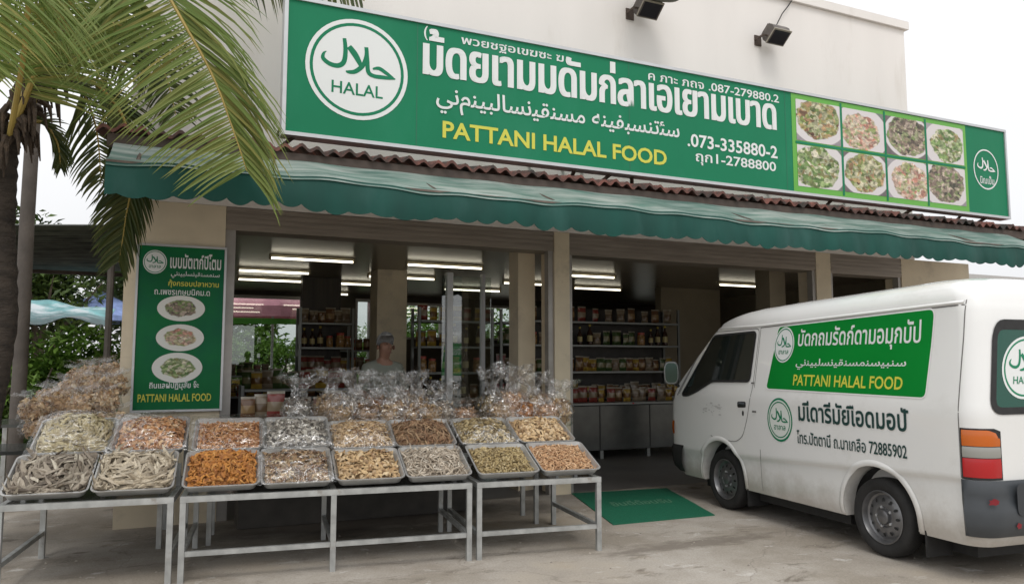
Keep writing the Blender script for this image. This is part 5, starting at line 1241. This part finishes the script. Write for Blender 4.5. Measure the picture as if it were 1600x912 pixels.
bush((-2.3, 11.6, 0), 1.9, 1.9, 'leafy bush between the palm trunk and the slim grey post', 23)
bush((-.85, 12.2, 0), 1.75, 1.6, 'green bush right beside the left edge of the shop wall', 24)
bush((-1.3, 11.4, 0), 1.25, 1.3, 'low dark bush behind the heaped cracker bags', 4, lm='leaf2')
bush((-3.4, 26, 0), 5.6, 5.0, 'broad tree far behind the tin roof at the left', 5, lm='leaf2', n=5000, size=.3, nm='tree', cat='tree', trunk=1.8)
bush((-.3, 29, 0), 6.0, 5.5, 'tall tree far behind the left corner of the shop', 6, lm='leaf2', n=5000, size=.3, nm='tree', cat='tree', trunk=2)
bush((-6.5, 24, 0), 5.4, 5.0, 'tree at the far left edge behind the palm trunk', 16, lm='leaf2', n=4000, size=.3, nm='tree', cat='tree', trunk=1.8)
# trees seen through the rear windows
bush((2.0, 25, 0), 4.6, 3.6, 'green tree seen through the leftmost rear window above the pink canopy', 7, n=3500, size=.22, nm='tree', cat='tree', trunk=1.4)
bush((6.3, 24, 0), 3.4, 3.4, 'green tree seen through the rear window left of the glass partition', 8, n=3000, size=.22, nm='tree', cat='tree', trunk=.8)
bush((9.6, 25, 0), 3.6, 3.6, 'green tree seen through the rear window behind the narrow rack', 9, n=3000, size=.22, nm='tree', cat='tree', trunk=.8)
bush((17.3, 25, 0), 4.4, 3.2, 'tree seen through the small rear window above the van', 11, n=2500, size=.22, nm='tree', cat='tree', trunk=1.2)
bush((4.6, 22.5, 0), 2.5, 2.6, 'rounded bush behind the rear wall between two windows', 10, n=2500, size=.16)
bush((1.2, 22.5, 0), 2.3, 2.4, 'hedge bush behind the market stall, left one', 41, n=4000, size=.16)
bush((3.1, 22.8, 0), 2.5, 2.4, 'hedge bush behind the market stall, right one', 42, n=4000, size=.16)
# market shade seen through the rear window
mk = thing('market_umbrella', 'large pink market umbrella outside the leftmost rear window', 'umbrella', (2.35, 19.6, 0))
build('pole', MB().tube([(0, 0, 0), (0, 0, 3.0)], .03), M['alu'], mk)
um = MB().lathe([(.01, 3.75), (.7, 3.40), (1.45, 2.85), (1.5, 2.60), (1.49, 2.60), (1.42, 2.82), (.7, 3.36), (.01, 3.70)], 8); build('canopy', um, M['pink'], mk)
ms = thing('market_stall', 'market stall with white cloth and green striped edge outside the leftmost rear window', 'stall', (2.2, 18.6, 0))
build('table_top', MB().box((-.9, -.4, .85), (.9, .4, .9)), M['white'], ms)
build('cloth_front', MB().box((-.9, -.415, .2), (.9, -.402, .849)), mat('stall_cloth', (.55, .45, .42), .8, var=.4, vs=5), ms)
for sx_ in (-.85, .85): build('leg', MB().box((sx_ - .025, .3, 0), (sx_ + .025, .35, .849)), M['alu'], ms)
build('edge_band', MB().box((-.95, -.42, 2.42), (.95, -.40, 2.55)), M['lime'], ms)
for sx_ in (-.92, .92): build('post', MB().tube([(sx_, -.38, 0), (sx_, -.38, 2.6)], .02), M['alu'], ms)
for k in range(7):
    x = 1.45 + .22 * k; put(rg.choice(['pink', 'red', 'clear', 'yellow']), x, 18.45, .901, 0, 'packet on the market stall outside the leftmost rear window', 'packets on the market stall', 1.4)

bush((-.7, 16.0, 0), 2.45, 2.3, 'leafy shrub next to the right end of the teal tarp', 31, n=5000)
bush((-3.6, 16.0, 0), 2.6, 2.6, 'leafy shrub at the left end of the teal tarp', 32, n=5000)
# left background: tin roof shed, teal tarp, posts
sh_ = thing('tin_roof_shelter', 'open shelter with sloping corrugated tin roof behind the palm at the left', 'shelter', (-2.2, 15, 0))
def tin(u, v): x = -5.2 + 4.75 * u; return (x, 11.8 + 6.0 * v, 3.12 + .07 * (x + 5.2) + .05 * v + .022 * math.sin(v * 150))
mbt = MB().grid(tin, 4, 240).grid(lambda u, v: tuple(Vector(tin(1 - u, v)) - Vector((0, 0, .012))), 4, 240); build('roof', mbt, M['tin'], sh_, True)
for x in (-4.9, -.75):
    for y in (12.0, 17.6): build('post', MB().tube([(x, y, 0), (x, y, 3.08 + .07 * (x + 5.2))], .045), M['post'], sh_, True)
build('beam', MB().box((-5.1, 14.7, 3.02), (-.5, 14.78, 3.08)), M['wood'], sh_, True)
tp_ = thing('tarp_shade', 'sagging teal tarp shade over a market stall behind the bushes at the left', 'tarp', (-2.3, 18, 0))
def tarp(u, v): x = -4.6 + 3.5 * u; return (x, 17.2 + 2.4 * v, 2.34 + .42 * v + .16 * math.sin(math.pi * u) ** 2 * v + .07 * math.sin(u * 17) * (1 - v) + .05 * mn.noise(Vector((u * 7, v * 5, 1))))
build('sheet', MB().grid(tarp, 40, 14).grid(lambda u, v: tuple(Vector(tarp(1 - u, v)) - Vector((0, 0, .012))), 40, 14), M['tarp'], tp_, True, True)
for x in (-4.5, -2.8, -1.2): build('pole', MB().tube([(x, 17.25, 0), (x, 17.25, 2.3)], .03), M['alu'], tp_, True)
tp2 = thing('market_umbrella', 'pale blue market umbrella beyond the teal tarp at the left', 'umbrella', (-1.9, 27, 0))
build('pole', MB().tube([(0, 0, 0), (0, 0, 3.6)], .03), M['alu'], tp2)
build('canopy', MB().lathe([(.01, 3.75), (.7, 3.4), (1.4, 2.95), (1.42, 2.8), (1.38, 2.9), (.7, 3.36), (.01, 3.7)], 10), mat('blue_canvas', (.22, .30, .55), .7, var=.2), tp2)
po = thing('post', 'slim weathered grey post standing left of the shop beside the palm trunk', 'post', (-1.48, 10.0, 0))
build('shaft', MB().tube([(0, 0, 0), (.01, 0, 1.5), (-.005, 0, 3.0), (.0, 0, 4.6)], [.078, .075, .076, .072], 14), M['post'], po, smooth=True)
build('cap', MB().lathe([(.08, 4.6), (.08, 4.63), (.001, 4.65)], 14), M['post'], po)

# ------------------------------------------------------------------ coconut palm
palm = thing('coconut_palm', 'coconut palm at the left edge with large drooping fronds over the awning corner', 'palm', (-1.27, 7.0, 0))
def pl(px, py, Y): return at(px, py, Y)
tk = MB(); rp_ = random.Random(2)
path = [Vector((-1.285, 7.0, 0)), Vector((-1.25, 7.0, 1.0)), pl(4, 500, 7.0), pl(0, 350, 6.98), pl(4, 240, 6.95), pl(16, 190, 6.95)]
pts = []; rad = []
for i in range(len(path) - 1):
    for k in range(10):
        pts.append(path[i].lerp(path[i + 1], k / 10)); rad.append(.112 - .003 * (i + k / 10) + (.006 if k % 2 else -.004) + rp_.uniform(-.004, .004))
tk.tube(pts, rad, 20); build('trunk', tk, M['bark'], palm, True, True, 80)
fb_ = MB()
for k in range(90):
    a = rp_.uniform(0, 6.28); u = rp_.random(); b = pl(15 + 75 * u + rp_.uniform(-14, 14), 215 - 190 * u + rp_.uniform(-20, 30), 6.85) + Vector((.05 * math.cos(a), .08 * math.sin(a), 0))
    d = Vector((math.cos(a) * .08 + .03, math.sin(a) * .10, -rp_.uniform(.10, .36))); fb_.tube([b, b + d * .4 + Vector((math.cos(a) * .04, 0, .02)), b + d], [.026, .018, .005], 6)
build('crown_fibre', fb_, M['fibre'], palm, True)
def frond(ctrl, ll, m, seed, A=(.4, 1.1, .35), B=(.8, .6, .7), n=90, wid=.030, face=(0, -1, .15), start=.1, end=1.0, tipk=.45, rr=.022, prof=None):
    """ctrl: points of the stem; ll: longest leaflet; A / B: (forward, sideways, droop) of the leaflets on either side"""
    rng = random.Random(seed); q = [Vector(p) for p in catmull([tuple(c) for c in ctrl], 14)]
    L_ = [0]; face = Vector(face).normalized()
    for a, b in zip(q[:-1], q[1:]): L_.append(L_[-1] + (b - a).length)
    def pos(t):
        d = t * L_[-1]
        for i in range(len(L_) - 1):
            if d <= L_[i + 1]: k = (d - L_[i]) / (L_[i + 1] - L_[i] + 1e-9); return q[i].lerp(q[i + 1], k), (q[i + 1] - q[i]).normalized()
        return q[-1], (q[-1] - q[-2]).normalized()
    st = MB(); st.tube(q, [rr * (1 - .85 * i / len(q)) for i in range(len(q))], 8); lf = MB()
    for i in range(n):
        t = start + (end - start) * (i + rng.uniform(-.3, .3)) / n; t = max(0, min(.995, t)); p, d = pos(t)
        sd = d.cross(face).normalized(); nn = sd.cross(d).normalized()
        for s_, (fo, sw, dp) in ((1, A), (-1, B)):
            if sw == 0: continue
            ln = ll * (math.sin(math.pi * min(.5, .16 + t * .6)) if t < .7 else 1 - (t - .7) / .3 * (1 - tipk)) * rng.uniform(.84, 1.08)
            v = (d * fo + sd * s_ * sw + nn * rng.uniform(-.12, .22) + Vector((rng.uniform(-.07, .07), rng.uniform(-.07, .07), rng.uniform(-.07, .07)))).normalized()
            w_ = wid * rng.uniform(.8, 1.15); vs = []; c = p.copy(); m_ = 6; dpp = dp * rng.uniform(.6, 1.4)
            for k in range(m_ + 1):
                u = k / m_; ww = w_ * (min(1, .45 + 3 * u) * (1 - u) ** .55 if u < 1 else 0) * .5
                wx = v.cross(nn); wx = wx.normalized() if wx.length > .01 else sd
                up2 = wx.cross(v).normalized()
                vs += [c - wx * ww + up2 * ww * .45, c, c + wx * ww + up2 * ww * .45]
                c = c + v * (ln / m_); v = (v + Vector((0, 0, -1)) * dpp * (.2 + u) * .35).normalized()
            fs = []
            for k in range(m_): fs += [(3 * k, 3 * k + 1, 3 * k + 4, 3 * k + 3), (3 * k + 1, 3 * k + 2, 3 * k + 5, 3 * k + 4)]
            lf.add(vs, fs)
    f = build('frond', lf, M[m], palm, True)
    sm = build('frond_stem', st, M['rachis'], f); inv = Matrix.Translation(-palm.location)
    for v in sm.data.vertices: v.co = inv @ v.co
    return f
# the big arching frond: up out of the frame and down over the awning corner
frond([pl(15, 215, 6.85), pl(60, 105, 6.6), pl(112, 0, 6.4), pl(175, -62, 6.2), pl(240, -35, 6.0), pl(292, 45, 5.85), pl(335, 125, 5.78), pl(365, 205, 5.74), pl(386, 268, 5.72)], 1.02, 'frond', 1, B=(.95, .42, .8), A=(.35, 1.15, .30), n=165, start=.10, wid=.025, rr=.024)
frond([pl(20, 200, 6.9), pl(130, -80, 7.2), pl(310, -110, 7.45), pl(450, -60, 7.6), pl(570, 2, 7.6)], .82, 'frond2', 2, A=(.5, .9, .6), B=(.4, 1.0, .9), n=90, start=.3)
frond([pl(15, 215, 6.8), pl(40, 60, 6.3), pl(40, -60, 5.9), pl(-5, -100, 5.4), pl(-70, -60, 5.0), pl(-120, 60, 4.8)], 1.05, 'frond', 3, A=(.5, 1.0, .6), B=(.3, 1.0, .5), n=120, start=.15, wid=.027, face=(.3, -1, .1))
frond([pl(40, 170, 7.0), pl(120, 120, 7.2), pl(185, 170, 7.4), pl(208, 255, 7.45), pl(196, 345, 7.45), pl(186, 410, 7.45)], .50, 'frond2', 4, A=(.85, .8, .5), B=(.95, .42, .6), n=90, start=.3)
frond([pl(35, 170, 7.0), pl(110, 60, 7.3), pl(190, 40, 7.6), pl(250, 100, 7.75), pl(275, 180, 7.8)], .55, 'frond2', 5, A=(.6, .8, .6), B=(.5, .8, .6), n=64, start=.25)
frond([pl(30, 180, 7.0), pl(70, 130, 7.6), pl(120, 130, 8.2), pl(150, 200, 8.6), pl(158, 290, 8.7)], .62, 'frond2', 6, A=(.7, .8, .8), B=(.6, .9, .8), n=64, start=.25)
frond([pl(20, 190, 7.0), pl(80, 60, 7.6), pl(140, 50, 8.0), pl(200, 110, 8.1)], .6, 'frond2', 7, A=(.6, .9, .6), B=(.5, .9, .6), n=60, start=.2)
frond([pl(10, 210, 7.0), pl(-60, 60, 6.8), pl(-130, 30, 6.6), pl(-190, 130, 6.5)], .8, 'frond', 8, A=(.6, .8, .6), B=(.5, .9, .6), n=50, start=.2)
frond([pl(10, 210, 7.0), pl(60, 190, 7.05), pl(88, 220, 7.1), pl(95, 262, 7.1)], .22, 'frond2', 9, A=(.9, .4, .8), B=(.9, .4, .8), n=34, start=.3, wid=.022)

# ------------------------------------------------------------------ right side beyond the shop
nb = thing('neighbour_building', 'plain white building with a grey roof edge beyond the right end of the awning', 'building', (17, 14, 0))
build('wall', MB().box((12.6, 13.0, 0), (24, 20, 3.6)), M['wall'], nb, True)
build('roof', MB().box((12.3, 12.7, 3.603), (24.2, 20.2, 3.75)), mat('grey_roof', (.45, .44, .43), .7), nb, True)

# loose grit and small stones on the yard, dry palm leaf scraps
rg = random.Random(77); mb = MB()
for k in range(420):
    x = rg.uniform(-1, 6.5); y = rg.uniform(3.2, 7.2); r_ = rg.uniform(.003, .011)
    mb.add([(x + r_ * a * rg.uniform(.7, 1.2), y + r_ * b * rg.uniform(.7, 1.2), .0005 + r_ * c) for a, b, c in ((-1, -.8, 0), (1, -.7, 0), (.8, 1, 0), (-.9, .8, 0), (-.4, -.4, .8), (.5, -.3, .7), (.3, .5, .9))], [(0, 1, 5, 4), (1, 2, 6, 5), (2, 3, 4, 6), (3, 0, 4), (4, 5, 6)])
tag(build('loose_grit', mb, mat('grit', (.3, .27, .23), .9, var=.4)), 'loose grit scattered over the concrete yard', 'grit', kind='stuff')
